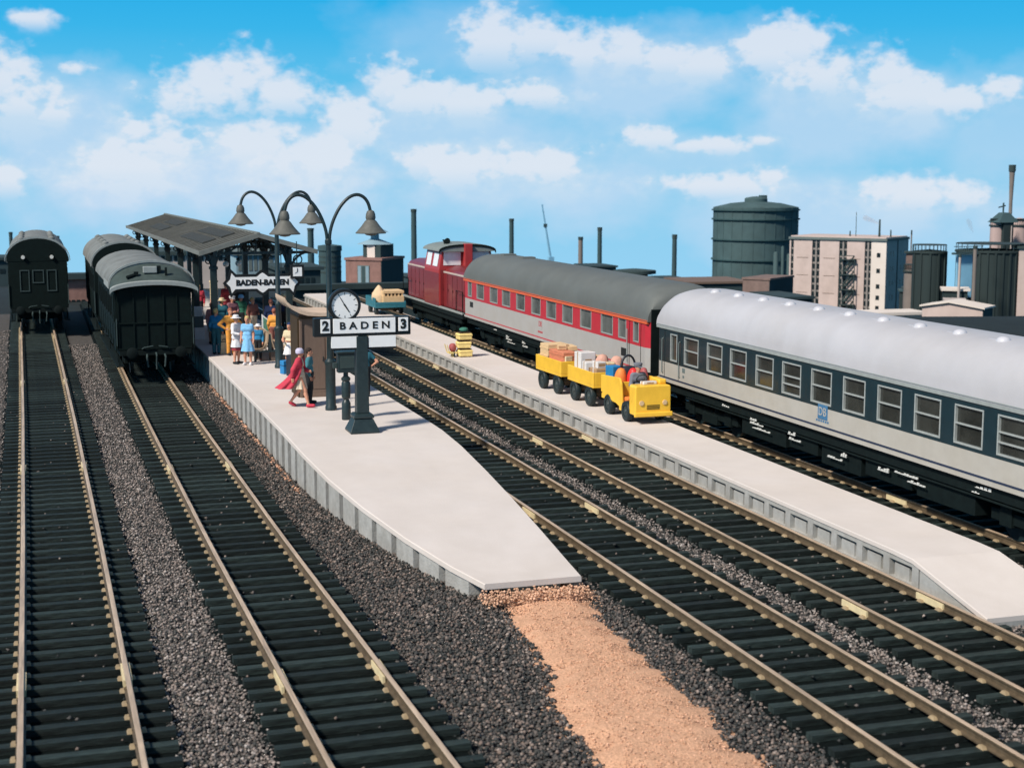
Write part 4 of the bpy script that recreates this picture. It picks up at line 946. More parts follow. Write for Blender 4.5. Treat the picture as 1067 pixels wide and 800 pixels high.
def kiosk():
    y = 44.9; a = PY(312.5, 416, y); k = y * 1.045 / F
    t = thing('platform_kiosk', 'brown panelled kiosk with a cream upswept roof, behind the street lamp', 'kiosk', (a[0], y, PZ))
    w = 28.5 * k; h = 2.42
    b = MB(); b.box(.10, w, .06, 1.5, 0, h); b.box(.07, w + .03, .03, 1.53, 0, .12); b.box(0.03, .11, 0.0, .1, 0, h); b.box(w - .02, w + .05, 0.0, .1, 0, h); bo = b.build('body', 'kiosk_brown', t, bevel=.012)
    pn = MB(); pn.box(.16, w - .05, .045, .07, .25, h - .2); pn.build('door', 'kiosk_brown', bo, bevel=.01)
    hd = MB(); hd.tube([(w - .12, .02, 1.1), (w - .12, .02, 1.25)], .015, 6); hd.build('handle', 'iron', bo)
    dk = MB(); dk.box(-.02, .06, .101, 1.45, 0.0, h); dk.box(.0, w + .12, -.03, 1.6, h + .001, h + .09); dk.build('frame', 'cart_dark', t)
    r = MB(); prof = [(-.42, .62), (-.36, .50), (-.20, .36), (0, .25), (.25, .17), (.6, .14), (w + .25, .14)]
    poly = [(x, h - .02 + z) for x, z in prof] + [(x, h + .05 + z) for x, z in prof[::-1]]
    n = len(prof)
    r.loft([[(x, -.18, h - .06 + z), (x, -.18, h + .05 + z), (x, 1.75, h + .05 + z), (x, 1.75, h - .06 + z)] for x, z in prof]); ro = r.build('roof', 'kiosk_roof', t, smooth=30)
    g = MB(); g.prism([(.0, h + .091), (w + .2, h + .091), (w + .2, h + .14), (.25, h + .13), (.02, h + .21)], .0, 1.5); g.build('gable', 'kiosk_brown', ro)
kiosk()
def bench():
    p = P(266, 377, PZ)
    t = thing('platform_bench', 'long tan back-to-back wooden bench with its curved end frame towards the camera', 'bench', (p[0] + .55, p[1], PZ), R(1))
    L = 3.4
    for s_ in (-1, 1):
        prof = [(s_ * .72, .46), (s_ * .66, .475), (s_ * .34, .43), (s_ * .14, .47), (s_ * .06, .72), (s_ * .03, 1.02)]
        m_ = MB(); m_.loft([[(x, 0, z - .04), (x, 0, z), (x, L, z), (x, L, z - .04)] if i < 3 else [(x + s_ * .0, 0, z), (x + s_ * .04, 0, z), (x + s_ * .04, L, z), (x + s_ * .0, L, z)] for i, (x, z) in enumerate(prof)])
        m_.build('seat' , 'bench_wood', t)
    for y in (.06, L / 2, L - .06):
        e_ = MB(); e_.box(-.6, .6, y - .05, y + .05, .34, .40); e_.box(-.58, -.50, y - .05, y + .05, 0, .34); e_.box(.50, .58, y - .05, y + .05, 0, .34); e_.box(-.06, .06, y - .05, y + .05, .401, 1.0); e_.build('leg_frame', 'iron', t)
    bx = MB(); bx.box(.05, .48, .1, .6, 0, .33); b2 = bx.build('base_box', 'kiosk_brown', t)
bench()
def notice():
    p = P(279.5, 366, PZ)
    t = thing('notice_board', 'tilted white-framed notice board with a green sheet, standing over the bench', 'notice board', (p[0], p[1] + .3, PZ + .35), R(0))
    k = .0365
    a = MB(); q = [(-.18, 0, 1.08), (.24, 0, .72), (.24, 0, .0), (-.18, 0, .42)]
    def slab(m_, pts, d0, d1): m_.add([(x, d0, z) for x, _, z in pts] + [(x, d1, z) for x, _, z in pts], [(0, 1, 2, 3), (7, 6, 5, 4), (0, 4, 5, 1), (1, 5, 6, 2), (2, 6, 7, 3), (3, 7, 4, 0)])
    slab(a, q, -.03, .03); a.build('board', 'sign_white', t)
    g = MB(); slab(g, [(-.13, 0, .97), (.19, 0, .70), (.19, 0, .27), (-.13, 0, .55)], -.036, .0); go = g.build('sheet', 'notice_green', t)
    s_ = MB(); s_.box(-.06, -.02, .0, .04, -.35, .2); s_.build('stand', 'iron', t)
notice()
def poster_column():
    p = P(222.5, 350, PZ); 
    t = thing('poster_column', 'pale poster pillar among the crowd beside the front canopy post', 'column', (PY(223, 310, 66)[0], 66, PZ))
    a = MB(); a.lathe([(.22, 0), (.22, .12), (.17, .16), (.17, 2.15)], 20); a.build('shaft', 'cloth_cream', t, smooth=35)
    b = MB(); b.lathe([(.17, 2.15), (.20, 2.16), (.20, 2.22), (.02, 2.3)], 20); b.build('cap', 'cloth_cream', t, smooth=35)
    c = MB(); c.lathe([(.176, .8), (.177, .81), (.177, 1.4), (.176, 1.41)], 20); c.build('poster', 'sack_pink', t, smooth=35)
poster_column()
def crates_stack(label, x, y, cols):
    t = thing('parcel_stack', label, 'parcels', (x, y, PZ)); z = 0
    for i, (mt, h, w) in enumerate(cols):
        a = MB(); a.box(-w, w, -w * .8, w * .8, z, z + h - .01, rz=random.uniform(-.15, .15)); a.build('parcel', mt, t, bevel=.015); z += h
p = P(209, 356, PZ); crates_stack('stack of pale grey parcels left of the front canopy post', p[0] - .05, p[1] + 1.2, [('carton_white', .5, .32), ('works_slate', .45, .3), ('carton_white', .4, .28)])

# ------------------------------------------------------------------ luggage carts
CZ = .38
def wheel(parent, x, y, r=.32, w=.17):
    for_s = MB(); s_ = -1 if x < 0 else 1
    prof = [(r * .55, -w / 2), (r * .93, -w / 2), (r, -w * .3), (r, w * .3), (r * .93, w / 2), (r * .55, w / 2)]
    n = 26; for_s.loft([[(x + d, y + q * math.cos(a), r + q * math.sin(a)) for q, d in prof] for a in np.linspace(0, 2 * PI, n + 1)], True, False)
    o = for_s.build('wheel', 'tyre', parent, smooth=35)
    h = MB(); h.tube([(x - w * .36, y, r), (x + w * .36, y, r)], r * .57, 18); h.tube([(x + s_ * w * .36, y, r), (x + s_ * w * .5, y, r)], [r * .25, r * .18], 12); h.build('hub', 'hub', o, smooth=30)
def trailer(label, x, y, L, hw, rz, h=.52, group=None):
    t = thing('luggage_trailer', label, 'trailer', (x, y, CZ), rz, group)
    fl = .62
    b = MB(); b.box(-hw, hw, 0, L, fl, fl + .08)
    for s_ in (-1, 1): b.box(min(s_ * hw, s_ * (hw - .05)), max(s_ * hw, s_ * (hw - .05)), 0, L, fl + .081, fl + h)
    b.box(-hw + .051, hw - .051, 0, .05, fl + .081, fl + h); b.box(-hw + .051, hw - .051, L - .05, L, fl + .081, fl + h)
    b.build('body', 'cart_yellow', t, bevel=.015)
    c = MB(); c.box(-hw + .2, hw - .2, .1, L - .1, .40, fl - .001)
    for y_ in (L * .22, L * .80): c.tube([(-hw + .1, y_, .32), (hw - .1, y_, .32)], .05, 10); c.box(-.3, .3, y_ - .18, y_ + .18, .30, .42)
    c.build('chassis', 'cart_dark', t, bevel=.01)
    d = MB(); d.tube([(0, .1, .42), (0, -.5, .38)], .035, 8); d.build('drawbar', 'frame_alu', t)
    for y_ in (L * .22, L * .80):
        for s_ in (-1, 1): wheel(t, s_ * (hw - .11), y_)
    return t, fl + .081
def boxy(name, label, cat, mt, size, loc, rz=0, group=None, kind='box', lid=None):
    """luggage lying on a cart: each a thing of its own"""
    w, d, h = size
    if kind == 'box':
        t = thing(name, label, cat, loc, rz, group)
        a = MB(); a.box(-w / 2, w / 2, -d / 2, d / 2, 0, h); a.build('case', mt, t, bevel=.018)
        b = MB()
        if lid == 'slats':
            for z in (.15, .5, .8): b.box(-w / 2 - .012, w / 2 + .012, -d / 2 - .012, d / 2 + .012, h * z, h * z + .05)
            b.build('batten', mt, t)
        elif lid == 'tape':
            b.box(-w / 2 - .003, w / 2 + .003, -.03, .03, h * .02, h + .003); b.box(-.11, .11, -d / 2 - .004, -d / 2 + .01, h * .3, h * .75); b.build('label_strip', 'carton_tan' if mt != 'carton_tan' else 'carton_white', t)
        else:
            b.tube([(-w * .15, -d / 2 - .01, h * .72), (-w * .12, -d / 2 - .05, h * .78), (w * .12, -d / 2 - .05, h * .78), (w * .15, -d / 2 - .01, h * .72)], .014, 6); b.box(-w / 2 - .006, w / 2 + .006, -d / 2 - .006, d / 2 + .006, h * .62, h * .66); b.build('handle', 'bag_black', t)
        return t
    m_ = MB(); n = 16; k = 9; rings = []
    for i in range(k + 1):
        v = PI * i / k; zz = h / 2 - h / 2 * math.cos(v) ; rr = max(.04, math.sin(v) ** .7)
        rings.append([(w / 2 * rr * math.cos(a) * (1 + .09 * math.sin(3 * a + i)), d / 2 * rr * math.sin(a) * (1 + .08 * math.cos(2 * a + i * 1.3)), zz) for a in [2 * PI * j / n for j in range(n)]])
    m_.loft(rings); o = m_.build(name, mt, None, smooth=70, loc=loc, rz=rz); return tag(o, label, cat, group)
hd = R(0)
TX = 16.62; HWC = .56
def tractor():
    L = 2.75
    t = thing('luggage_tractor', 'yellow platform tractor with a broad flat front, pulling two luggage trailers', 'tractor', (TX, 39.2, CZ), 0)
    hw = HWC
    a = MB(); a.loft([[(x * .99, y, z) for x, z in ((-hw, .26), (hw, .26), (hw, 1.06), (hw - .03, 1.12), (-hw + .03, 1.12), (-hw, 1.06))] for y in (0, .05, .48)]); a.box(-hw - .04, hw + .04, -.06, .0, .22, .36)
    fo = a.build('front_hood', 'cart_yellow', t, bevel=.03)
    for x in (-.36, .36):
        l_ = MB(); l_.tube([(x, -.02, .62), (x, .02, .62)], .075, 16); l_.tube([(x, -.03, .62), (x, -.01, .62)], .06, 14); l_.build('headlight', 'crate_cream', fo, smooth=35)
    g_ = MB()
    for z in (.44, .49, .54): g_.box(-.2, .2, -.012, .01, z, z + .018)
    g_.build('grille', 'cart_dark', fo)
    b = MB(); b.box(-hw, hw, .48, 1.25, .26, .36); b.box(-hw + .02, hw - .02, 1.25, L, .42, .56)
    b.build('floor', 'cart_yellow', t, bevel=.01)
    c = MB()
    for s_ in (-1, 1):
        xx0, xx1 = sorted((s_ * hw, s_ * (hw - .06)))
        poly = [(1.0, .36), (1.06, .74), (1.12, 1.04), (1.24, 1.20), (1.42, 1.20), (L, 1.12), (L, .62), (2.35, .50), (1.9, .46), (1.5, .42), (1.25, .36)]
        n = len(poly); c.add([(xx0, y, z) for y, z in poly] + [(xx1, y, z) for y, z in poly], [tuple(range(n)), tuple(range(2 * n - 1, n - 1, -1))] + [(i, i + n, (i + 1) % n + n, (i + 1) % n) for i in range(n)])
    c.box(-hw + .061, hw - .061, L - .06, L, .56, 1.12); c.box(-hw + .061, hw - .061, 1.26, 1.31, .36, 1.08)
    c.build('load_body', 'cart_yellow', t, bevel=.012)
    s2 = MB(); s2.box(-.46, .46, .82, 1.22, .36, .66); s2.build('seat', 'bag_orange', t, bevel=.03)
    s3 = MB(); s3.box(.28, .52, .25, .9, 1.12, 1.26); s3.build('side_box', 'cart_yellow', t, bevel=.04)
    w_ = MB(); w_.tube([(-.12, .42, 1.12), (-.12, .56, 1.24)], .02, 8); w_.tube([(-.12 + .17 * math.cos(q), .57 - .05 * math.sin(q), 1.25 + .12 * math.sin(q)) for q in np.linspace(0, 2 * PI, 18)], .016, 6); w_.build('steering_wheel', 'iron', t, smooth=60)
    ch = MB(); ch.box(-hw + .2, hw - .2, .1, L - .1, .2, .42)
    for y_ in (.72, 2.15): ch.tube([(-hw + .1, y_, .3), (hw - .1, y_, .3)], .05, 10)
    ch.build('chassis', 'cart_dark', t)
    for y_ in (.72, 2.15):
        for s_ in (-1, 1): wheel(t, s_ * (hw - .06), y_, .30, .18)
tractor()
tA, fA = trailer('yellow luggage trailer in the middle of the cart train, loaded with white cartons', TX - .05, 42.5, 2.25, .56, R(1), .48, 'yellow luggage trailers')
tB, fB = trailer('rear yellow luggage trailer, piled with cream and orange-red crates', TX - .12, 45.3, 2.35, .56, R(2), .5, 'yellow luggage trailers')
ZB = CZ + fB; ZA = CZ + fA
G = 'luggage on the yellow carts'
boxy('crate', 'largest cream slatted crate, at the rear end of the last yellow trailer', 'crate', 'crate_cream', (.75, .72, .82), (TX - .26, 47.15, ZB), R(3), G, 'box', 'slats')
boxy('crate', 'cream crate beside the coach at the back of the last yellow trailer', 'crate', 'crate_cream', (.30, .70, .74), (TX + .29, 47.1, ZB), R(-4), G, 'box', 'slats')
boxy('crate', 'long orange-red crate lying lengthwise on the last yellow trailer', 'crate', 'crate_orange', (.50, 1.30, .70), (TX - .33, 46.05, ZB), R(2), G, 'box', 'slats')
boxy('crate', 'lower orange-red crate on the coach side of the last yellow trailer', 'crate', 'crate_orange', (.42, 1.1, .58), (TX + .18, 46.0, ZB), R(-2), G, 'box', 'slats')
boxy('carton', 'white carton standing at the back of the middle trailer', 'carton', 'carton_white', (.52, .50, .86), (TX - .25, 44.2, ZA), R(5), G, 'box', 'tape')
boxy('suitcase', 'upright cream suitcase in the rear corner of the middle trailer', 'suitcase', 'crate_cream', (.30, .40, .70), (TX + .25, 44.35, ZA), R(-6), G, 'box')
boxy('carton', 'small white carton next to the tan case on the middle trailer', 'carton', 'carton_white', (.40, .42, .62), (TX - .32, 43.55, ZA), R(-4), G, 'box', 'tape')
boxy('carton', 'flat tan carton at the front of the middle trailer', 'carton', 'carton_tan', (.72, .52, .50), (TX - .12, 42.86, ZA), R(2), G, 'box', 'tape')
boxy('carton', 'white carton lying on top of the tan one', 'carton', 'carton_white', (.30, .34, .20), (TX - .28, 42.86, ZA + .503), R(9), G, 'box', 'tape')
boxy('carton', 'small pale carton resting on the tan one, on the coach side', 'carton', 'cloth_cream', (.26, .30, .17), (TX + .08, 42.86, ZA + .503), R(-12), G, 'box', 'tape')
boxy('sack', 'round pinkish sack on the middle trailer behind the small white carton', 'sack', 'sack_pink', (.46, .46, .82), (TX + .15, 43.7, ZA), 0, G, 'sack')
boxy('sack', 'pink sack at the front of the middle trailer, nearest the coach', 'sack', 'sack_pink', (.42, .44, .84), (TX + .36, 43.0, ZA), 1, G, 'sack')
boxy('parcel', 'small cream parcel leaning at the front left corner of the last trailer', 'parcel', 'cloth_cream', (.26, .3, .58), (TX - .40, 45.5, ZB), R(12), G, 'box', 'tape')
boxy('sack', 'brownish sack at the front of the last trailer', 'sack', 'bag_maroon', (.38, .4, .60), (TX + .02, 45.5, ZB), 0, G, 'sack')
boxy('parcel', 'pale parcel on top of the long orange-red crate', 'parcel', 'crate_cream', (.3, .36, .16), (TX - .3, 46.3, ZB + .71), R(-14), G, 'box', 'tape')
boxy('sack', 'tan sack beside the tall white carton on the middle trailer', 'sack', 'carton_tan', (.4, .42, .72), (TX + .02, 44.25, ZA), 0, G, 'sack')
boxy('carton', 'flat white carton on the front hood of the tractor, before the driver', 'carton', 'carton_white', (.44, .22, .09), (TX - .02, 39.52, CZ + 1.123), R(8), G, 'box', 'tape')
ZT = CZ + .561
boxy('bag', 'bright blue travel bag at the back of the tractor', 'bag', 'bag_blue', (.36, .44, .86), (TX - .26, 41.62, ZT), R(10), G, 'box')
boxy('bag', 'orange bag right behind the driver', 'bag', 'bag_orange', (.38, .36, .86), (TX - .27, 41.05, ZT), R(-8), G, 'sack')
boxy('ball', 'shiny red round bundle behind the driver of the tractor', 'bundle', 'ball_red', (.36, .36, .88), (TX + .03, 40.82, ZT), 0, G, 'sack')
boxy('bag', 'dark red bag beside the driver, on the coach side', 'bag', 'bag_maroon', (.30, .36, .88), (TX + .36, 40.8, ZT), 0, G, 'sack')
boxy('suitcase', 'brown suitcase on the tractor behind the blue bag', 'suitcase', 'carton_tan', (.3, .5, .50), (TX + .32, 41.6, ZT), R(4), G, 'box')
tb = thing('holdall', 'big black holdall with an arched handle, on top of the tractor load', 'bag', (TX + .12, 41.45, ZT), R(12), G)
q = MB(); rings = []
for i in range(9):
    u = i / 8; k = (1 - (2 * u - 1) ** 4) ** .5 * .95 + .05; rings.append([(-.34 + .68 * u, .2 * k * math.cos(a), .45 + (.45 if math.sin(a) < 0 else .42) * k * math.sin(a)) for a in [2 * PI * j / 14 for j in range(14)]])
q.loft(rings); q.build('bag_body', 'bag_black', tb, smooth=60)
q = MB(); q.tube([(.26 * math.cos(a), 0, .78 + .40 * math.sin(a)) for a in np.linspace(0, PI, 16)], .035, 8); q.build('handle', 'bag_black', tb, smooth=60)
q = MB(); q.box(-.1, .12, -.22, -.19, .45, .62); q.build('side_pocket', 'cloth_lavender', tb, bevel=.02)

def yellow_stack():
    p = P(483.5, 371.5, CZ)
    for i in range(3):
        t = thing('yellow_crate', ('bottom', 'middle', 'top')[i] + ' crate of the yellow stack standing alone on the low platform', 'crate', (p[0] + (.02, -.02, .0)[i], p[1], CZ + .33 * i), R((2, -4, 3)[i]), 'yellow crates in the lone stack')
        a = MB(); a.box(-.27, .27, -.24, .24, 0.03, .285); a.box(-.29, .29, -.26, .26, .19, .25); a.build('tub', 'crate_yellow', t, bevel=.03)
        b = MB(); b.box(-.22, .22, -.2, .2, 0, .03); b.box(-.23, .23, -.21, .21, .286, .33); b.build('tray', 'cart_dark', t)
    o = boxy('parcel', 'green cloth bundle on top of the yellow crate stack', 'bundle', 'plant_green', (.36, .34, .18), (p[0], p[1], CZ + .99), 0, None, 'sack')
    t = thing('hand_barrow', 'small yellow hand barrow with a red bundle, leaning by the yellow crate stack', 'barrow', (p[0] - .42, p[1] + .1, CZ))
    a = MB(); a.box(-.2, .12, -.2, .2, .14, .20); a.tube([(-.2, -.18, .17), (-.3, -.18, .5)], .02, 6); a.tube([(-.2, .18, .17), (-.3, .18, .5)], .02, 6); a.box(-.05, .0, -.15, .15, 0, .14); a.build('frame', 'crate_yellow', t)
    for s_ in (-1, 1): wheel(t, -.0, s_ * .12, .11, .05)
    boxy('bundle', 'dark red bundle on the small yellow barrow', 'bundle', 'bag_maroon', (.28, .34, .34), (p[0] - .44, p[1] + .1, CZ + .20), 0, None, 'sack')
yellow_stack()
def blue_cart():
    y = 75.4; x = 17.28 - .12
    t = thing('parcel_trailer', 'blue luggage trailer at the far end of the low platform, beside the red locomotive', 'trailer', (x, y, CZ), R(0))
    a = MB(); a.box(-.82, .82, 0, 2.4, .36, .50); a.box(-.82, .82, 0, .06, .50, .66); a.box(-.82, .82, 2.34, 2.4, .50, .88); a.box(-.82, -.76, .06, 2.34, .50, .88); a.box(.76, .82, .06, 2.34, .50, .7); a.build('body', 'trailer_blue', t, bevel=.02)
    c = MB(); c.box(-.5, .5, .1, 2.3, .24, .42); c.build('chassis', 'cart_dark', t)
    for y_ in (.5, 1.9):
        for s_ in (-1, 1): wheel(t, s_ * .66, y_, .24, .16)
    b = thing('slatted_crate', 'cream slatted crate with dark gaps on the blue trailer', 'crate', (x + .20, y + .5, CZ + .501))
    q = MB(); q.box(-.56, .54, -.4, .9, 0, .46); q.box(-.56, .54, -.4, .9, .60, .74); q.build('slat_box', 'crate_cream', b, bevel=.01)
    q = MB(); 
    for i in range(6): q.box(-.54 + i * .19, -.46 + i * .19, -.38, .86, .46, .60)
    q.build('slat', 'crate_cream', b)
    q = MB(); q.box(-.5, .46, -.2, .8, .461, .599); q.build('inside', 'bag_black', b)
    h = thing('covered_load', 'cream tarpaulin heap at the left of the blue trailer', 'load', (x - .42, y + .9, CZ + .501))
    q = MB(); q.loft([[(r * math.cos(a) * (1 + .12 * math.sin(4 * a)), r * 1.4 * math.sin(a), z) for a in [2 * PI * j / 18 for j in range(18)]] for r, z in ((.36, 0), (.40, .4), (.36, .58), (.18, .84), (.06, .98), (.01, 1.0))]); q.build('tarpaulin', 'tarp_cream', h, smooth=60)
blue_cart()
# ------------------------------------------------------------------ people: smooth-blended limb capsules turned into one continuous skin
def surface(caps, vox, k=.035, cut=None):
    """caps: (a, b, ra, rb, sx, sy) tapered capsules (squashed by 1/sx, 1/sy); returns verts, faces of the blended surface"""
    lo = np.min([np.minimum(c[0], c[1]) - max(c[2], c[3]) * 1.15 - .03 for c in caps], 0); hi = np.max([np.maximum(c[0], c[1]) + max(c[2], c[3]) * 1.15 + .03 for c in caps], 0)
    n = np.ceil((hi - lo) / vox).astype(int) + 2
    ax = [lo[i] + vox * np.arange(n[i]) for i in range(3)]
    X, Y, Z = np.meshgrid(*ax, indexing='ij'); D = None
    for c in caps:
        a, b, ra, rb = np.array(c[0], float), np.array(c[1], float), c[2], c[3]; sx = c[4] if len(c) > 4 else 1; sy = c[5] if len(c) > 5 else 1
        q = [(X - a[0]) * sx, (Y - a[1]) * sy, Z - a[2]]; ab = (b - a) * np.array([sx, sy, 1]); L2 = max(1e-9, ab @ ab)
        t = np.clip((q[0] * ab[0] + q[1] * ab[1] + q[2] * ab[2]) / L2, 0, 1)
        d = np.sqrt((q[0] - t * ab[0]) ** 2 + (q[1] - t * ab[1]) ** 2 + (q[2] - t * ab[2]) ** 2) - (ra + (rb - ra) * t)
        if D is None: D = d
        else:
            h = np.clip(.5 + .5 * (D - d) / k, 0, 1); D = D + (d - D) * h - k * h * (1 - h)
    if cut is not None: D = np.maximum(D, cut(X, Y, Z))
    s = D < 0
    cs = [s[i:n[0] - 1 + i, j:n[1] - 1 + j, l:n[2] - 1 + l] for i in (0, 1) for j in (0, 1) for l in (0, 1)]
    cnt = sum(c.astype(np.int8) for c in cs); act = (cnt > 0) & (cnt < 8)
    idx = -np.ones(act.shape, int); ii = np.argwhere(act); idx[act] = np.arange(len(ii))
    P_ = np.zeros((len(ii), 3)); W_ = np.zeros(len(ii))
    cor = [(i, j, l) for i in (0, 1) for j in (0, 1) for l in (0, 1)]
    for u in range(8):
        for v in range(u + 1, 8):
            df = np.abs(np.array(cor[u]) - np.array(cor[v]))
            if df.sum() != 1: continue
            A_ = ii + cor[u]; B_ = ii + cor[v]
            da = D[A_[:, 0], A_[:, 1], A_[:, 2]]; db = D[B_[:, 0], B_[:, 1], B_[:, 2]]; m_ = (da < 0) != (db < 0)
            t = np.where(m_, da / np.where(da - db == 0, 1, da - db), 0)[:, None]
            P_ += np.where(m_[:, None], A_ + (B_ - A_) * t, 0); W_ += m_
    V = lo + vox * P_ / np.maximum(W_, 1)[:, None]
    fs = []
    for axis in range(3):
        o1, o2 = [(1, 2), (2, 0), (0, 1)][axis]
        sl0 = [slice(1, -1)] * 3; sl0[axis] = slice(0, -1); sl1 = [slice(1, -1)] * 3; sl1[axis] = slice(1, None)
        a = s[tuple(sl0)]; b = s[tuple(sl1)]; e_ = np.argwhere(a != b)
        off = np.ones(3, int); off[axis] = 0; e_ = e_ + off
        def cell(d1, d2):
            c = e_.copy(); c[:, o1] -= d1; c[:, o2] -= d2; return idx[c[:, 0], c[:, 1], c[:, 2]]
        q = np.stack([cell(0, 0), cell(1, 0), cell(1, 1), cell(0, 1)], 1)
        flip = ~s[e_[:, 0], e_[:, 1], e_[:, 2]]
        q[flip] = q[flip][:, ::-1]; q = q[(q >= 0).all(1)]
        fs.append(q)
    return V, np.concatenate(fs)
def skin_obj(name, VF, mats, parent, sc=1.0):
    V, Fq = VF; me = bpy.data.meshes.new(name); me.from_pydata((V * sc).tolist(), [], Fq.tolist()); me.update()
    for q in mats: me.materials.append(M[q])
    me.polygons.foreach_set('use_smooth', [True] * len(me.polygons))
    o = bpy.data.objects.new(name, me); COL.objects.link(o); o.parent = parent
    return o
V3 = lambda *a: np.array(a, float)
def person(label, x, y, rz, z=PZ, h=1.75, pose='stand', top='blue', bottom='navy', style='trousers', hair='darkhair', hat=None, vox=.021, shoes='black', sleeves=True, coat=None, skirt_hem=.52, longhair=False):
    t = thing('person', label, 'person', (x, y, z), rz, 'people on the platform'); sc = h / 1.75
    dz = -.44 if pose == 'sit' else 0.0
    J = {}
    for s_ in (-1, 1):
        J['sh', s_] = V3(s_ * (.165 if style in ('dress', 'skirt') else .185), .0, 1.41 + dz); J['hip', s_] = V3(s_ * .09, 0, .92 + dz)
        J['el', s_] = V3(s_ * (.215 if style in ('dress', 'skirt') else .245), .03, 1.13 + dz); J['wr', s_] = V3(s_ * .235, -.06, .89 + dz); J['kn', s_] = V3(s_ * .10, -.015, .50); J['an', s_] = V3(s_ * .10, .02, .085)
        J['hd', s_] = V3(s_ * .225, -.09, .81 + dz); J['toe', s_] = V3(s_ * .12, -.15, .03)
        if pose == 'sit': J['kn', s_] = V3(s_ * .11, -.42, .50); J['an', s_] = V3(s_ * .11, -.40, .085); J['toe', s_] = V3(s_ * .12, -.57, .03); J['wr', s_] = V3(s_ * .16, -.26, 1.0 + dz); J['hd', s_] = V3(s_ * .13, -.35, 1.0 + dz); J['el', s_] = V3(s_ * .25, -.03, 1.13 + dz)
        if pose == 'hips': J['el', s_] = V3(s_ * .42, .07, 1.17); J['wr', s_] = V3(s_ * .21, -.03, 1.0); J['hd', s_] = V3(s_ * .13, -.08, .97)
        if pose == 'front': J['el', s_] = V3(s_ * .24, -.06, 1.14); J['wr', s_] = V3(s_ * .12, -.26, 1.10); J['hd', s_] = V3(s_ * .06, -.33, 1.12)
    if pose == 'walk':
        J['kn', -1] = V3(-.09, -.17, .52); J['an', -1] = V3(-.09, -.27, .10); J['toe', -1] = V3(-.10, -.44, .06)
        J['kn', 1] = V3(.09, .08, .50); J['an', 1] = V3(.09, .34, .15); J['toe', 1] = V3(.10, .22, .03)
        J['el', 1] = V3(.24, -.02, 1.13); J['wr', 1] = V3(.14, -.22, 1.07); J['hd', 1] = V3(.08, -.29, 1.08); J['el', -1] = V3(-.28, .12, 1.15); J['wr', -1] = V3(-.30, .16, .92); J['hd', -1] = V3(-.31, .14, .84)
    if pose == 'wave': J['el', 1] = V3(.40, -.04, 1.34); J['wr', 1] = V3(.36, -.10, 1.60); J['hd', 1] = V3(.35, -.12, 1.68)
    if pose == 'carry': J['el', -1] = V3(-.25, .03, 1.13); J['wr', 1] = V3(.14, -.24, 1.08); J['el', 1] = V3(.25, -.03, 1.13); J['hd', 1] = V3(.08, -.3, 1.10)
    U = V3(0, 0, dz)
    torso = [(V3(-.10, .01, 1.30) + U, V3(.10, .01, 1.30) + U, .118, .118, 1, 1.15), (V3(-.05, 0, 1.10) + U, V3(.05, 0, 1.10) + U, .105, .105, 1, 1.1), (V3(-.07, 0, .97) + U, V3(.07, 0, .97) + U, .115, .115, 1, 1.05), (V3(-.14, 0, 1.415) + U, V3(.14, 0, 1.415) + U, .062, .062)]
    uparm = [(J['sh', s_], J['el', s_], .055, .043) for s_ in (-1, 1)]; lowarm = [(J['el', s_], J['wr', s_], .042, .028) for s_ in (-1, 1)]
    thigh = [(J['hip', s_], J['kn', s_], .092, .060) for s_ in (-1, 1)]; shin = [(J['kn', s_], J['an', s_], .058, .038) for s_ in (-1, 1)]
    calf = [(J['kn', s_] * .72 + J['an', s_] * .28 + V3(0, .015, 0), J['kn', s_] * .5 + J['an', s_] * .5, .058, .046) for s_ in (-1, 1)]
    foot = [(J['an', s_] + V3(0, .02, -.035), J['toe', s_] + V3(0, 0, .012), .042, .034) for s_ in (-1, 1)]
    hc = V3(0, -.012, 1.625) + U
    head = [(hc + V3(0, .015, .03), hc + V3(0, .015, .031), .098, .098, 1.22, 1.0), (hc + V3(0, -.02, -.05), hc + V3(0, -.03, -.075), .066, .048, 1.1, 1), (hc + V3(0, -.085, .0), hc + V3(0, -.11, -.03), .013, .018), (V3(0, .015, 1.44) + U, hc + V3(0, .01, -.06), .055, .052)] + [(hc + V3(s_ * .082, .01, .005), hc + V3(s_ * .084, .015, -.02), .018, .014, 1.6, 1) for s_ in (-1, 1)]
    hands = []
    for s_ in (-1, 1):
        w, d = J['wr', s_], J['hd', s_]; hands.append((w, d, .027, .034))
    V, Fq = surface(torso + uparm + lowarm + thigh + shin + calf + foot + head + hands, vox)
    body = MB(); body.v = [tuple(p) for p in (V * sc)]; body.f = [tuple(q) for q in Fq.tolist()]; cen = V[Fq].mean(1)
    mi = np.zeros(len(Fq), int)
    for s_ in (-1, 1):
        mi[np.linalg.norm((cen - (hc + V3(s_ * .034, -.085, .022))) * V3(1, .7, 1.4), axis=1) < .017] = 1
    mi[np.linalg.norm((cen - (hc + V3(0, -.095, -.058))) * V3(.6, .6, 1.8), axis=1) < .019] = 2
    body.m = mi.tolist()
    for s_ in (-1, 1):                                  # five fingers rooted in each palm
        w, d = J['wr', s_], J['hd', s_]; u = (d - w) / max(1e-6, np.linalg.norm(d - w)); side = np.cross(u, V3(s_ * 1.0, .15, .1)); side /= np.linalg.norm(side); nrm = np.cross(side, u)
        for q, ln in ((-.027, .058), (-.009, .07), (.009, .066), (.026, .052)):
            p0 = d + side * q; p1 = p0 + u * (ln * .62) + nrm * .004; p2 = p1 + u * (ln * .42) - nrm * .022 * s_
            body.tube([tuple(k * sc) for k in (p0, p1, p2)], [.0095 * sc, .009 * sc, .006 * sc], 6)
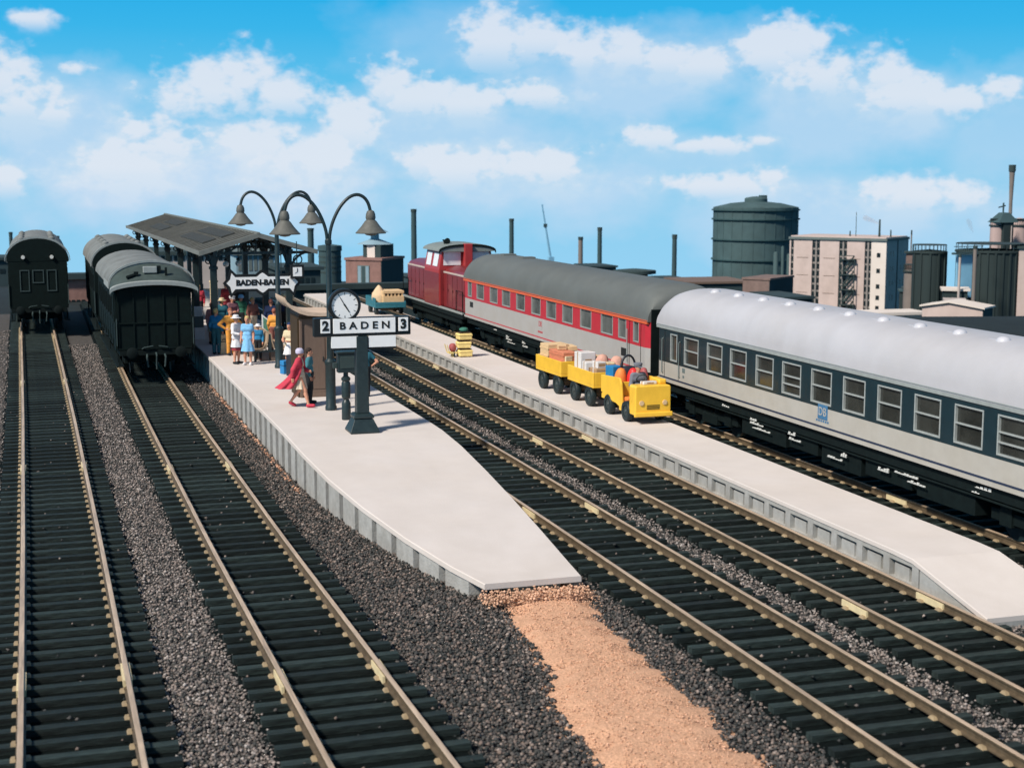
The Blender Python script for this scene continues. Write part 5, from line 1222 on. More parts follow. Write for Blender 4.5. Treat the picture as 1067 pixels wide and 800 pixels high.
        p0 = w * .55 + d * .45 - side * .024; p1 = p0 + u * .035 - side * .028; p2 = p1 + u * .03 - side * .004
        body.tube([tuple(k * sc) for k in (p0, p1, p2)], [.011 * sc, .010 * sc, .007 * sc], 6)
    me = bpy.data.meshes.new('body'); me.from_pydata(body.v, [], body.f); me.polygons.foreach_set('material_index', body.m); me.polygons.foreach_set('use_smooth', [True] * len(me.polygons)); me.update()
    for q in ('skin', 'eye', 'lip'): me.materials.append(M[q])
    bo = bpy.data.objects.new('body', me); COL.objects.link(bo); bo.parent = t
    g = .017
    def inf(cs, g=g): return [(c[0], c[1], c[2] + g, c[3] + g) + tuple(c[4:]) for c in cs]
    fore = [(a, a + (b - a) * .93, ra, rb) for a, b, ra, rb in lowarm] if sleeves else []
    armz = [(a, b if sleeves else a + (b - a) * .55, ra, rb) for a, b, ra, rb in uparm]
    dress = style in ('dress',)
    skin_obj('dress_top' if dress else 'shirt', surface(inf(torso[:3] + [torso[3]] + armz + fore, .010 if dress else g), vox), ['cloth_' + top], t, sc)
    def skirt(name, mt, z0, z1, r0, r1, lean=(0, 0), a0=0, a1=2 * PI, th=.012, flut=.10, nf=7):
        full = a1 - a0 > 6.2; n = 44; b = MB(); rings = []
        for i in range(9):
            u = i / 8; zz = (z0 + (z1 - z0) * u + dz) * sc; k = u ** 1.1; ring = []
            for j in range(n):
                a = a0 + (a1 - a0) * j / (n if full else n - 1)
                f = 1 + flut * u * math.sin(nf * a + 1.1 * math.sin(2 * a)); rx = (r0 + (r1 - r0) * k) * f
                ring.append((rx * math.cos(a) * sc + lean[0] * u * u, rx * .86 * math.sin(a) * sc + lean[1] * u * u, zz))
            rings.append(ring)
        inner = [[(p[0] * (1 - th / .2), p[1] * (1 - th / .2), p[2]) for p in r_] for r_ in rings]
        if full: b.loft(rings + inner[::-1], True, False)
        else: b.loft([r_ + i_[::-1] for r_, i_ in zip(rings, inner)], True, True)
        return b.build(name, 'cloth_' + mt, t, smooth=60)
    if pose == 'sit':
        skin_obj('trousers', surface(inf([torso[2]] + thigh + [(a, a + (b - a) * .95, ra, rb) for a, b, ra, rb in shin]), vox), ['cloth_' + bottom], t, sc)
    elif style == 'dress': skirt('skirt', bottom, 1.08, skirt_hem, .135, .235)
    elif style == 'skirt': skirt('skirt', bottom, 1.02, skirt_hem, .142, .20, flut=.05)
    else: skin_obj('trousers', surface(inf([torso[2]] + thigh + [(a, a + (b - a) * .97, ra, rb + .012) for a, b, ra, rb in shin], .018), vox), ['cloth_' + bottom], t, sc)
    if coat == 'open':
        skin_obj('coat', surface(inf([torso[0], torso[3]] + uparm + [(a, a + (b - a) * .9, ra, rb) for a, b, ra, rb in lowarm], .032), vox, cut=lambda X, Y, Z: -(Y + .075) - 0 * X if False else np.where(np.abs(X) < .075, -(Y + .03), -1.0)), ['cloth_red'], t, sc)
        skirt('coat_tail', 'red', 1.34, .58, .165, .36, (-.06, .42), R(-50), R(225), .014, .12, 5)
    elif coat == 'long': skirt('coat_tail', top, 1.05, .62, .15, .225, flut=.05)
    skin_obj('shoes', surface(inf(foot, .014) + [], vox, .01), ['cloth_' + shoes], t, sc)
    hr = [(hc + V3(0, .028, .042), hc + V3(0, .028, .043), .108, .108, 1.18, 1.0)]
    if longhair: hr += [(hc + V3(0, .06, .0), hc + V3(0, .085, -.16), .085, .06, .95, 1.3)]
    face = lambda X, Y, Z: np.minimum(-(Y + .035 + .45 * (Z - hc[2] - .02)), (hc[2] + .055) - Z)
    skin_obj('hair', surface(hr, vox * .8, cut=face), ['cloth_' + hair], t, sc)
    if hat:
        kind, mt = hat; m_ = MB(); c = tuple((hc + V3(0, .02, .045)) * sc)
        if kind == 'brim': m_.lathe([(.19 * sc, -.005), (.195 * sc, .005), (.115 * sc, .02), (.108 * sc, .09 * sc), (.07 * sc, .115 * sc), (.01, .12 * sc)], 22, c)
        elif kind == 'cap':
            m_.lathe([(.112 * sc, -.01), (.118 * sc, .03), (.135 * sc, .065 * sc), (.12 * sc, .10 * sc), (.01, .108 * sc)], 22, c); m_.loft([[(c[0] - .07, c[1] - .09, c[2] - .005), (c[0] + .07, c[1] - .09, c[2] - .005), (c[0] + .07, c[1] - .09, c[2] + .008), (c[0] - .07, c[1] - .09, c[2] + .008)], [(c[0] - .05, c[1] - .175, c[2] - .025), (c[0] + .05, c[1] - .175, c[2] - .025), (c[0] + .05, c[1] - .175, c[2] - .015), (c[0] - .05, c[1] - .175, c[2] - .015)]])
        else: m_.lathe([(.116 * sc, -.05), (.124 * sc, .0), (.118 * sc, .05 * sc), (.075 * sc, .095 * sc), (.01, .108 * sc)], 22, c)
        m_.build('hat', 'cloth_' + mt, t, smooth=50)
    return t
def foot_at(px, py, z=PZ): p = P(px, py, z); return p[0], p[1]
fx, fy = foot_at(313.5, 424)
lady = person('woman in an open red coat and headscarf striding across the front of the platform', fx, fy, R(62), h=1.72, pose='walk', top='beige', bottom='beige', style='dress', hair='lavender', hat=('scarf', 'lavender'), vox=.017, shoes='red', coat='open', skirt_hem=.56)
fx, fy = foot_at(324, 423); person('man in a teal jacket walking close behind the woman in red', fx + .06, fy + .5, R(70), h=1.66, pose='stand', top='teal', bottom='black', hair='darkhair', vox=.02)
def crowd(label, px, py, rz, dy=0, **kw):
    x_, y_ = foot_at(px, py); s_ = 1 + dy / y_; return person(label, x_ * s_, y_ + dy, R(rz), **kw)
crowd('woman in a white coat and white hat with a red skirt, at the platform edge', 247, 379, 40, top='white', bottom='maroon', style='skirt', hair='grey', hat=('brim', 'white'), shoes='black', coat='long', skirt_hem=.50, pose='front')
crowd('woman in a sky blue dress standing beside the bench end', 258.5, 380, -20, top='skyblue', bottom='skyblue', style='dress', hair='blonde', shoes='white', sleeves=False, skirt_hem=.50, longhair=True)
crowd('person in an orange boiler suit with hands on hips', 241, 370, 15, top='orange', bottom='orange', hair='ginger', pose='hips', h=1.78)
crowd('blond man in a bright blue jacket and petrol trousers, left of the orange boiler suit', 226, 369, 150, top='blue', bottom='petrol', hair='blonde', h=1.74)
crowd('man in a petrol blue coat and cream hat at the back left of the crowd', 232, 355, 170, top='petrol', bottom='black', hair='blonde', hat=('brim', 'cream'), coat='long')
crowd('person in a mauve pullover and a white cap in the thick of the crowd', 243, 352, 20, top='mauve', bottom='navy', hair='darkhair', hat=('cap', 'white'), pose='front')
crowd('man in a dark green jacket with a light blue scarf, under the name sign', 252, 350, -30, top='green', bottom='black', hair='darkhair', hat=('scarf', 'skyblue'))
crowd('blond person in a brown jacket with a white bag arm, right of the crowd', 264, 354, 30, top='brown', bottom='beige', hair='blonde', pose='carry')
crowd('man in a navy jacket seen beyond the notice board', 283, 356, 175, top='navy', bottom='navy', hair='brown')
crowd('child in a blue shirt and white sun hat in front of the notice board', 269.5, 378.5, -15, dy=1.0, top='blue', bottom='black', hair='darkhair', hat=('brim', 'white'), h=1.32, shoes='brown')
crowd('person in an orange jersey partly behind the lamp post', 286.5, 366, 160, top='orange', bottom='brown', hair='ginger', h=1.66)
crowd('woman in a pink blouse beside the left front canopy post', 221.5, 358, 10, top='pink', bottom='cream', style='skirt', hair='brown', h=1.65)
crowd('person in a red jacket behind the roof of the near dark coach', 208, 336, 0, top='red', bottom='black', hair='blonde')
crowd('woman in a white, green and orange dress beside the lamp post, with bare arms', 302.5, 389, -35, dy=.5, top='cream', bottom='white', style='dress', hair='navy', sleeves=False, shoes='blue', skirt_hem=.62, pose='front', h=1.7)
crowd('fair-haired man in dark clothes in front of the right canopy post', 297, 350, -15, top='navy', bottom='black', hair='blonde', hat=('scarf', 'cream'), h=1.8)
crowd('person in a black coat and cream cap left of the kiosk roof', 304, 352, 30, top='black', bottom='black', hair='blonde', hat=('cap', 'cream'), h=1.8)
crowd('bare-armed person with hands on hips hidden behind the clock sign pillar', 380.5, 413, 170, top='petrol', bottom='black', hair='blonde', pose='hips', h=1.62, sleeves=False)
crowd('man in a dark suit waiting far back under the canopy', 250, 331, 160, top='black', bottom='black', hair='darkhair')
crowd('woman in a maroon coat far back under the canopy', 236, 333, -160, top='maroon', bottom='maroon', hair='grey', coat='long', style='skirt')
# luggage standing among the people
def floor_bag(name, label, cat, mt, px, py, size, rz=0, dy=0):
    x_, y_ = foot_at(px, py); s_ = 1 + dy / y_
    return boxy(name, label, cat, mt, size, (x_ * s_, y_ + dy, PZ), R(rz), 'luggage standing on the platform')
floor_bag('rucksack', 'blue travel bag on the floor beside the lamp post', 'bag', 'bag_blue', 298.5, 388, (.36, .28, .46), 20, -.3)
floor_bag('suitcase', 'black suitcase standing behind the woman in red', 'suitcase', 'bag_black', 307, 391, (.52, .28, .72), 35)
floor_bag('suitcase', 'yellowish suitcase beside the orange boiler suit', 'suitcase', 'cloth_cream', 232.5, 367, (.34, .24, .74), 10, -.5)
person('driver in a grey uniform and cap seated on the yellow tractor', TX - .10, 40.12, R(6), z=CZ + .34, h=1.76, pose='sit', top='grey', bottom='grey', hair='darkhair', hat=('cap', 'grey'), vox=.018)

# ------------------------------------------------------------------ far works and skyline
def k_at(Y): return Y * 1.0 / (F * FW[1]) * (1 / 1.0)
def base(px, Y):                                         # ground point under a photo column, at the distance Y
    p = PY(px, 290, Y); return p[0], Y, ground_z(p[0], Y)
def zrow(px, py, Y): return PY(px, py, Y)[2]
def width(px0, px1, py, Y): return PY(px1, py, Y)[0] - PY(px0, py, Y)[0]
def gas_holder():
    Y = 400; x0 = PY(746, 240, Y)[0]; x1 = PY(827.5, 240, Y)[0]; r = (x1 - x0) / 2 * .97; cx = (x0 + x1) / 2; gz = ground_z(cx, Y)
    t = thing('gas_holder', 'big round green gas holder with ring girders and a roof lantern', 'gas holder', (cx, Y, gz)); zt = zrow(786, 216, Y) - gz
    b = MB(); n = 48; b.lathe([(r, 0), (r, zt), (r * .985, zt + .1), (r * .6, zt + 1.2), (.1, zt + 1.9)], n); b.build('shell', 'gas_green', t, smooth=25)
    q = MB()
    for py in (219.5, 229, 250, 271): 
        z = zrow(746, py, Y) - gz; q.lathe([(r + .02, z), (r + .55, z), (r + .55, z + .35), (r + .02, z + .35)], n)
    q.build('ring_girder', 'gas_ring', t)
    for i in range(24):
        if i % 1 == 0:
            a = 2 * PI * i / 24; p = MB(); p.box(r - .05, r + .09, -.16, .16, 0, zt); v = [(x * math.cos(a) - y * math.sin(a), x * math.sin(a) + y * math.cos(a), z) for x, y, z in p.v]; p.v = v; p.build('standard', 'gas_green', t)
    l = MB(); l.lathe([(r * .27, zt + .9), (r * .27, zt + 2.5), (r * .24, zt + 2.8), (r * .1, zt + 3.1), (.05, zt + 3.2)], 24); l.box(r * .1, r * .26, -.8, .8, zt + 2.3, zt + 3.5); l.build('lantern', 'gas_green', t, smooth=30)
    st = MB(); 
    for a0, z0 in ((-1.25, 0), (-1.55, 6)):
        for i in range(30):
            a = a0 + i * .012; st.tube([((r + .4) * math.cos(a), (r + .4) * math.sin(a), z0 + i * .35), ((r + 1.0) * math.cos(a), (r + 1.0) * math.sin(a), z0 + i * .35)], .09, 4)
    st.build('stair', 'gas_ring', t)
    for i, (px, py, w) in enumerate(((808, 264, .7), (815, 258, .45), (821.5, 266, .6))):
        Yp = 370; xx, yy, zz = base(px, Yp); c = MB(); c.lathe([(w, 0), (w, zrow(px, py, Yp) - zz), (w * .6, zrow(px, py, Yp) - zz + .4)], 12); o = c.build('vent_pipe', 'gas_green', None, smooth=35, loc=(xx, yy, zz)); tag(o, ('pale pipe in front of the gas holder, left of three', 'thin tall pipe in front of the gas holder, middle of three', 'pipe in front of the gas holder, next to the pinkish factory block')[i], 'pipe', 'pipes in front of the gas holder')
gas_holder()
def factory_block():
    # pinkish six-storey block: front faces the camera-left, its shaded end to the right
    Y = 310; A = PY(823, 249, Y); kx = Y / F
    zt = A[2]; zb = min(ground_z(A[0], Y), zrow(860, 345, Y)) - 3
    # front runs obliquely so that the right hand end is seen too
    AN = -52; ux, uy = math.cos(R(AN)), math.sin(R(AN))
    t = thing('factory_block', 'tall pinkish factory block with dark stair bays and a shaded gable end', 'factory', (A[0], Y, zb), R(AN)); H_ = zt - zb
    # length so that its right corner falls on the photo's corner column
    lo_, hi_ = 1, 60
    def pxof(l): 
        d = np.array([A[0] + ux * l, Y + uy * l, 0]) ; q = d - np.array([0, 0, 0]); return 533.5 + F * (q @ np.array([math.cos(YAW), -math.sin(YAW), 0])) / (q @ np.array([math.sin(YAW), math.cos(YAW), 0]))
    for _ in range(50):
        m_ = (lo_ + hi_) / 2
        if pxof(m_) < 922.5: lo_ = m_
        else: hi_ = m_
    L = lo_; cx_, cy_ = A[0] + ux * L, Y + uy * L; lo_, hi_ = 1, 60
    for _ in range(50):
        m_ = (lo_ + hi_) / 2; q = np.array([cx_ - uy * m_, cy_ + ux * m_])
        if 533.5 + F * (q @ RT[:2]) / (q @ np.array([math.sin(YAW), math.cos(YAW)])) < 945: lo_ = m_
        else: hi_ = m_
    D = lo_
    b = MB(); b.box(0, L, .3, D, 0, H_); b.build('core', 'bay_grey', t)
    q = MB(); q.box(-.15, L + .25, -.35, D + .2, H_, H_ + .55); q.build('cornice', 'works_slate', t)
    q = MB(); q.box(.2, L - .2, .2, D - .2, H_ + .551, H_ + .8); q.build('roof', 'works_pink', t)
    s = L / 99.5                                         # photo columns of the front: 823 .. 922.5
    panels = [(0, 1.6, 'works_pink'), (4.5, 24, 'works_pink'), (32, 52, 'works_pink'), (60, 78, 'works_pink'), (84.5, 99.5, 'works_cream')]
    for a, c, mt in panels:
        w = MB(); w.box(a * s, c * s, -.02, .29, 0, H_ - .02); w.build('wall', mt, t)
    nfl = 11
    for a, c in ((1.6, 4.5), (24, 32), (52, 60), (78, 84.5)):
        for i in range(nfl):
            z1 = H_ - (3.5 + 8.0 * i) * Y / F; z0 = z1 - 5.2 * Y / F
            if c - a > 4:
                for (p_, q_) in ((a + .25, (a + c) / 2 - .9), ((a + c) / 2 + .9, c - .25)):
                    w = MB(); w.box(p_ * s, q_ * s, .12, .29, z0, z1); w.build('window', 'works_window', t)
            else:
                w = MB(); w.box((a + .3) * s, (c - .3) * s, .12, .29, z0, z1); w.build('window', 'works_window', t)
        m_ = MB(); 
        if c - a > 4: m_.box(((a + c) / 2 - .8) * s, ((a + c) / 2 + .8) * s, .02, .29, 0, H_ - .05); m_.build('bay_pier', 'bay_grey', t)
    for py in (265, 283, 301, 314, 326):
        z = H_ - (py - 249.) * Y / F * .97; w = MB(); w.box(90.2 * s, 93.8 * s, -.04, .1, z - .55, z + .45); w.build('window', 'works_window', t)
    # fire escape in front of the middle bay, and faint ledges
    fe = MB(); u_ = Y / F
    for i in range(5):
        z = H_ - (22 + 17 * i) * u_; fe.box(55 * s, 70 * s, -1.3, -.03, z, z + .16)
        for q_ in (0, .9): fe.tube([(58 * s, -.8, z - 15 * u_ + q_), (69 * s, -.8, z + q_)], .17, 5)
        for k_ in range(8): fe.tube([(58 * s + 11 * s * k_ / 8, -.8, z - 15 * u_ + 15 * u_ * k_ / 8), (58 * s + 11 * s * k_ / 8, -.8, z - 15 * u_ + 15 * u_ * k_ / 8 + 1.0)], .08, 4)
        fe.tube([(55 * s, -1.25, z + 1.0), (70 * s, -1.25, z + 1.0)], .09, 4)
    for x in (55.5, 70): fe.tube([(x * s, -1.2, H_ - 95 * u_), (x * s, -1.2, H_ - 20 * u_)], .12, 5)
    fe.build('fire_escape', 'works_dark', t)
    lg = MB()
    for (a, c) in ((8, 20), (36, 48), (63, 74)):
        for q_ in (21, 41, 61): lg.box(a * s, c * s, -.07, -.02, H_ - q_ * Y / F, H_ - q_ * Y / F + .10)
    lg.build('ledge', 'kiosk_brown', t)
    # gable end on the right
    ge = MB(); ge.box(L, L + .06, .3, D, 0, H_); g_ = ge.build('end_wall', 'end_grey', t)
    ln = MB(); ln.box(L + .061, L + .12, D * .48, D * .52, 0, H_); ln.build('drainpipe', 'works_dark', g_)
    for i in range(5):
        for y_ in (.18, .30, .64, .78):
            w = MB(); z = H_ - (12 + 17 * i) * Y / F * .97; w.box(L + .05, L + .10, D * y_, D * y_ + .55, z - 1.1, z); w.build('window', 'works_window', t)
    for x, h_, r_ in ((L * .62, 5.5, .09), (L * .56, 1.2, .2), (L * .86, 3.9, .28), (L * 1.0 - .6, 1.6, .2)): 
        an = MB(); an.tube([(x, 4, H_ + .8), (x, 4, H_ + .8 + h_)], [r_, r_ * .7], 6); an.build('roof_mast', 'works_dark', t)
    lp = MB(); lp.tube([(L + 1.5, D * .3, 0), (L + 1.5, D * .3, H_ * .40)], .14, 6); lp.lathe([(.3, 0), (.3, .4), (.05, .5)], 8, (L + 1.5, D * .3, H_ * .40)); o = lp.build('yard_lamp', 'works_slate', t)
factory_block()
def plain_block(name, label, cat, px0, px1, py0, Y, depth, wall, roof=None, rz=0, extra=None, zb=None, group=None, side=None, low=None):
    a = PY(px0, py0, Y); b_ = PY(px1, py0, Y); gz = ground_z(a[0], Y) - 1.0
    if low: gz = min(gz, zrow(px0, low, Y))
    t = thing(name, label, cat, (a[0], Y, gz), rz, group); w = (b_[0] - a[0]); h = a[2] - gz
    m_ = MB(); m_.box(0, w, 0, depth, 0, h); m_.build('wall', wall, t)
    if side: m_ = MB(); m_.box(w, w + .08, 0, depth, 0, h); m_.build('end_wall', side, t)
    m_ = MB(); m_.box(-.3, w + .35, -.3, depth + .3, h, h + .35); m_.build('roof', roof or wall, t)
    if extra: extra(t, w, h)
    return t
def oblique(name, label, cat, px0, px1, px2, py0, Y, AN, wall, side, roof, extra=None, low=None):
    a = PY(px0, py0, Y); ux, uy = math.cos(R(AN)), math.sin(R(AN))
    def col(x, y): q = np.array([x, y]); return 533.5 + F * (q @ RT[:2]) / (q @ np.array([math.sin(YAW), math.cos(YAW)]))
    def solve(f, target):
        lo_, hi_ = .2, 80
        for _ in range(50):
            m_ = (lo_ + hi_) / 2
            if f(m_) < target: lo_ = m_
            else: hi_ = m_
        return lo_
    w = solve(lambda l: col(a[0] + ux * l, Y + uy * l), px1); cx_, cy_ = a[0] + ux * w, Y + uy * w; D = solve(lambda d: col(cx_ - uy * d, cy_ + ux * d), px2)
    gz = min(ground_z(a[0], Y) - 1, zrow(px0, low, Y) if low else 99); h = a[2] - gz
    t = thing(name, label, cat, (a[0], Y, gz), R(AN))
    m_ = MB(); m_.box(0, w, 0, D, 0, h); m_.build('wall', wall, t)
    m_ = MB(); m_.box(w + .001, w + .08, .02, D, 0, h - .02); m_.build('side_wall', side, t)
    m_ = MB(); m_.box(-.12, w + .2, -.12, D + .1, h, h + .28); m_.build('roof', roof, t)
    if extra: extra(t, w, h)
    return t, w, D, h
def win_row(zf, n, x0, x1, hh, mt='works_window'):
    def f(t, w, h):
        for i in range(n):
            m_ = MB(); a = w * (x0 + (x1 - x0) * i / n); m_.box(a, a + w * (x1 - x0) / n * .66, -.05, .05, h * zf, h * zf + hh); m_.build('window', mt, t)
    return f
oblique('workshop', 'small brownish workshop with a row of dark windows, in front of the gas holder', 'workshop', 774, 801.5, 826, 291, 200, -52, 'brick_brown', 'shed_dark', 'brick_brown', win_row(.66, 5, .18, .86, .55), low=335)
plain_block('shed', 'long dark shed with a brown roof edge beyond the joint of the two coaches', 'shed', 716, 778, 296, 230, 12, 'shed_dark', 'kiosk_brown', R(-6), win_row(.4, 14, .05, .95, .5), low=325)
plain_block('shed', 'dark low shed between the small workshop and the pinkish factory block', 'shed', 818, 846, 312, 185, 10, 'shed_dark', 'shed_dark', 0, win_row(.6, 6, .1, .9, .5), low=335)
def gable_hut():
    Y = 150; a = PY(960.5, 335, Y); w = width(960.5, 994, 330, Y); gz = zrow(960, 352, Y); h = zrow(962, 319, Y) - gz
    w *= 1.62; t = thing('gabled_shed', 'pinkish shed with a low gable and pale eaves, in front of the dark tanks', 'shed', (a[0], Y, gz), R(-52))
    m_ = MB(); m_.prism([(0, 0), (w, 0), (w, h), (w * .45, h + .55), (0, h)], 0, 3.6); m_.build('wall', 'works_pink', t)
    r = MB()
    for (xa, za, xb, zb_) in ((-.25, h - .03, w * .45, h + .56), (w * .45, h + .56, w + .3, h - .02)): r.loft([[(xa, y, za), (xb, y, zb_), (xb, y, zb_ + .2), (xa, y, za + .2)] for y in (-.3, 3.8)])
    r.build('roof', 'works_cream', t)
    s_ = MB(); s_.box(w, w + .05, .0, 3.6, 0, h - .02); s_.build('side_wall', 'shed_dark', t)
    d = MB(); d.box(w * .1, w * .2, -.05, .02, 0, h * .5); d.build('door', 'brick_red', t)
gable_hut()
plain_block('low_wall', 'long low cream wall and loading ledge at the foot of the pinkish factory block', 'wall', 905, 961, 329, 160, 4, 'works_cream', 'works_cream', R(-4), low=352)
def tank(label, px0, px1, py, Y, mt, top='flat', rim='silo_dark', ribs=0, group='dark storage tanks', low=350):
    x0 = PY(px0, py, Y)[0]; x1 = PY(px1, py, Y)[0]; r = (x1 - x0) / 2 * .96; cx = (x0 + x1) / 2; gz = min(ground_z(cx, Y) - 1, zrow(px0, low, Y)); h = zrow(px0, py, Y) - gz
    t = thing('storage_tank', label, 'tank', (cx, Y, gz), 0, group)
    b = MB(); prof = [(r, 0), (r, h)] + ([(r * .97, h + .05), (.05, h + .3)] if top == 'flat' else [(r * 1.02, h), (r * 1.02, h + .25), (r * .75, h + r * .45), (r * .3, h + r * .75), (.05, h + r * .8)])
    b.lathe(prof, 36); b.build('shell', mt, t, smooth=25)
    rr = MB()
    for z in (h * .995,): rr.lathe([(r + .01, z - .2), (r + .2, z - .2), (r + .2, z + .05), (r + .01, z + .05)], 36)
    for i in range(26):
        a = 2 * PI * i / 26; rr.tube([(r * math.cos(a), r * math.sin(a), h), (r * math.cos(a), r * math.sin(a), h + 1.0)], .05, 4)
    rr.lathe([(r - .05, h + .95), (r + .05, h + .95), (r + .05, h + 1.05), (r - .05, h + 1.05)], 36)
    rr.build('railing', rim, t)
    if ribs:
        for i in range(ribs):
            a = PI + PI * i / (ribs - 1); q = MB(); q.box(r - .02, r + .16, -.14, .14, 0, h - .2); q.v = [(x * math.cos(a) - y * math.sin(a), x * math.sin(a) + y * math.cos(a), z) for x, y, z in q.v]; q.build('rib', mt, t)
    return t
tank('dark tank with a railed top, left of the pale blue gap', 953, 984, 262, 200, 'silo_dark', ribs=7)
tank('wide dark corrugated tank at the right, below the twin silos', 1001, 1062, 261, 195, 'silo_dark', ribs=15)
tank('narrow dark tank squeezed between the factory block and the railed tank', 943, 957, 282, 215, 'chimney_brown')
tank('pinkish silo with a domed cap, left of the twin pair', 1033, 1047, 234, 225, 'silo_pink', 'dome', 'silo_dark', group='twin silos', low=300)
tank('pinkish silo with a domed cap, right of the twin pair', 1054.5, 1070, 234, 228, 'silo_pink', 'dome', 'silo_dark', group='twin silos', low=300)
def silo_bridge():
    Y = 223; a = PY(1046, 240, Y); z0 = zrow(1046, 300, Y)
    t = thing('conveyor_tower', 'dark tower and head house between the pinkish twin silos', 'tower', (a[0], Y, z0)); w = width(1046, 1056, 240, Y); h = zrow(1046, 232, Y) - z0
    m_ = MB(); m_.box(0, w, 0, 3, 0, h); m_.build('shaft', 'silo_dark', t)
    m_ = MB(); m_.loft([[(-.6 * w, -.2, h), (1.5 * w, -.2, h), (1.5 * w, 3.2, h), (-.6 * w, 3.2, h)], [(.2 * w, .8, h + 1.7), (.8 * w, .8, h + 1.7), (.8 * w, 2.2, h + 1.7), (.2 * w, 2.2, h + 1.7)]]); m_.tube([(w * .4, 1.5, h + 1.6), (w * .4, 1.5, h + 3.4)], .16, 6); m_.tube([(w * -.1, 1.5, h + 2.6), (w * .6, 1.5, h + 2.9)], .12, 6); m_.build('head_house', 'chimney_dark', t)
    q = MB(); q.tube([(w * .72, -.2, 0), (w * .72, -.2, h * .95)], .10, 6); q.build('pipe', 'pale_wall', t)
silo_bridge()
def chimney(label, px, py, Y, wpx, mt='chimney_dark', taper=.86, group='chimneys on the skyline', flare=False, low=None):
    a = PY(px, py, Y); gz = ground_z(a[0], Y) - 1; r = wpx / 2 * Y / F * 1.0
    if low: gz = zrow(px, low, Y)
    t = thing('chimney', label, 'chimney', (a[0], Y, gz), 0, group); h = a[2] - gz
    b = MB(); b.lathe([(r / taper, 0), (r, h * .97), (r * 1.0, h)] if not flare else [(r * .55, 0), (r * .55, h * .80), (r * .62, h * .84), (r * .8, h * .93), (r, h)], 18); b.build('shaft', mt, t, smooth=40)
    c = MB(); c.lathe([(r * 1.12, h * .965), (r * 1.14, h + .02), (r * .7, h + .03), (r * .7, h - .3)], 18); c.build('rim', 'works_dark', t, smooth=35)
    return t
chimney('tall dark chimney rising behind the red locomotive', 431, 218, 330, 5.6)
chimney('dark chimney above the far end of the dark grey coach roof', 533, 228, 360, 4.8)
chimney('short brownish chimney left of a taller dark one, above the dark grey coach roof', 605, 247, 340, 5.0, 'chimney_brown')
chimney('dark chimney just right of the short brownish one', 625, 237, 345, 4.8)
chimney('dark chimney standing above the joint between the two express coaches', 703, 244.5, 350, 5.2)
chimney('dark chimney at the left edge of the photo, left of the lone coach roof', 11, 242, 300, 3.4)
chimney('short dark chimney right of the lone coach roof', 60, 246, 300, 3.2)
chimney('thick grey chimney seen between the two street lamps', 323.5, 238, 240, 6.4)
chimney('slender brown chimney with a collar in front of the wide dark tank', 1016.5, 256, 186, 4.6, 'chimney_brown', .95, low=352)
chimney('pale thin chimney left of the wide dark tank', 1000.5, 265, 188, 3.0, 'pale_wall', .95, low=352)
chimney('thin pale mast-like stack behind the right end of the factory block', 950, 240, 290, 1.6, 'chimney_brown', .9)
chimney('tall dark flare stack with a widening top, above the twin silos', 1055, 172, 300, 7.4, 'chimney_brown', flare=True)
def small_stack(label, px, py, py1, Y, w):
    a = PY(px, py, Y); z1 = zrow(px, py1, Y)
    t = thing('roof_stack', label, 'stack', (a[0], Y, z1)); h = a[2] - z1
    m_ = MB(); m_.lathe([(w * .5, 0), (w * .5, h * .7), (w * .8, h * .75), (w * .8, h * .92), (w * .2, h)], 12); m_.build('pipe', 'works_dark', t, smooth=35)
small_stack('squat dark vent pot on the skyline above the red coach', 661, 280, 300, 280, 5.5)
def crane():
    Y = 620; a = PY(574, 272, Y); gz = ground_z(a[0], Y); k = Y / F
    t = thing('crane', 'faint blue slewing crane with a raised jib, far off above the red coach', 'crane', (a[0], Y, gz)); h = a[2] - gz
    m_ = MB()
    for s_ in (-.8, .8):
        for u in (-.8, .8): m_.tube([(s_, u, 0), (s_ * .5, u * .5, h)], .22, 5)
    for i in range(8): m_.tube([(-.7, -.7, h * i / 8), (.6, -.6, h * (i + 1) / 8)], .14, 4)
    m_.build('mast', 'far_blue', t)
    p0 = (0, 0, h); p2 = (-10.5 * k, 0, h + 63 * k * .98)
    j = MB(); j.tube([p0, p2], [.65, .28], 6)
    for i in range(8): 
        u = i / 8; j.tube([(p2[0] * u - .4, 0, h + (p2[2] - h) * u), (p2[0] * (u + .12) + .4, 0, h + (p2[2] - h) * (u + .12))], .12, 4)
    j.build('jib', 'far_blue', t)
    c = MB(); c.box(-1.2, 1.2, -1, 1, h - .4, h + 1.8); c.build('cab', 'far_blue', t)
    q = MB(); q.box(p2[0] * .62 - .7, p2[0] * .62 + .7, -.5, .5, h + (p2[2] - h) * .60, h + (p2[2] - h) * .66); q.build('pulley_block', 'chimney_dark', t)
crane()
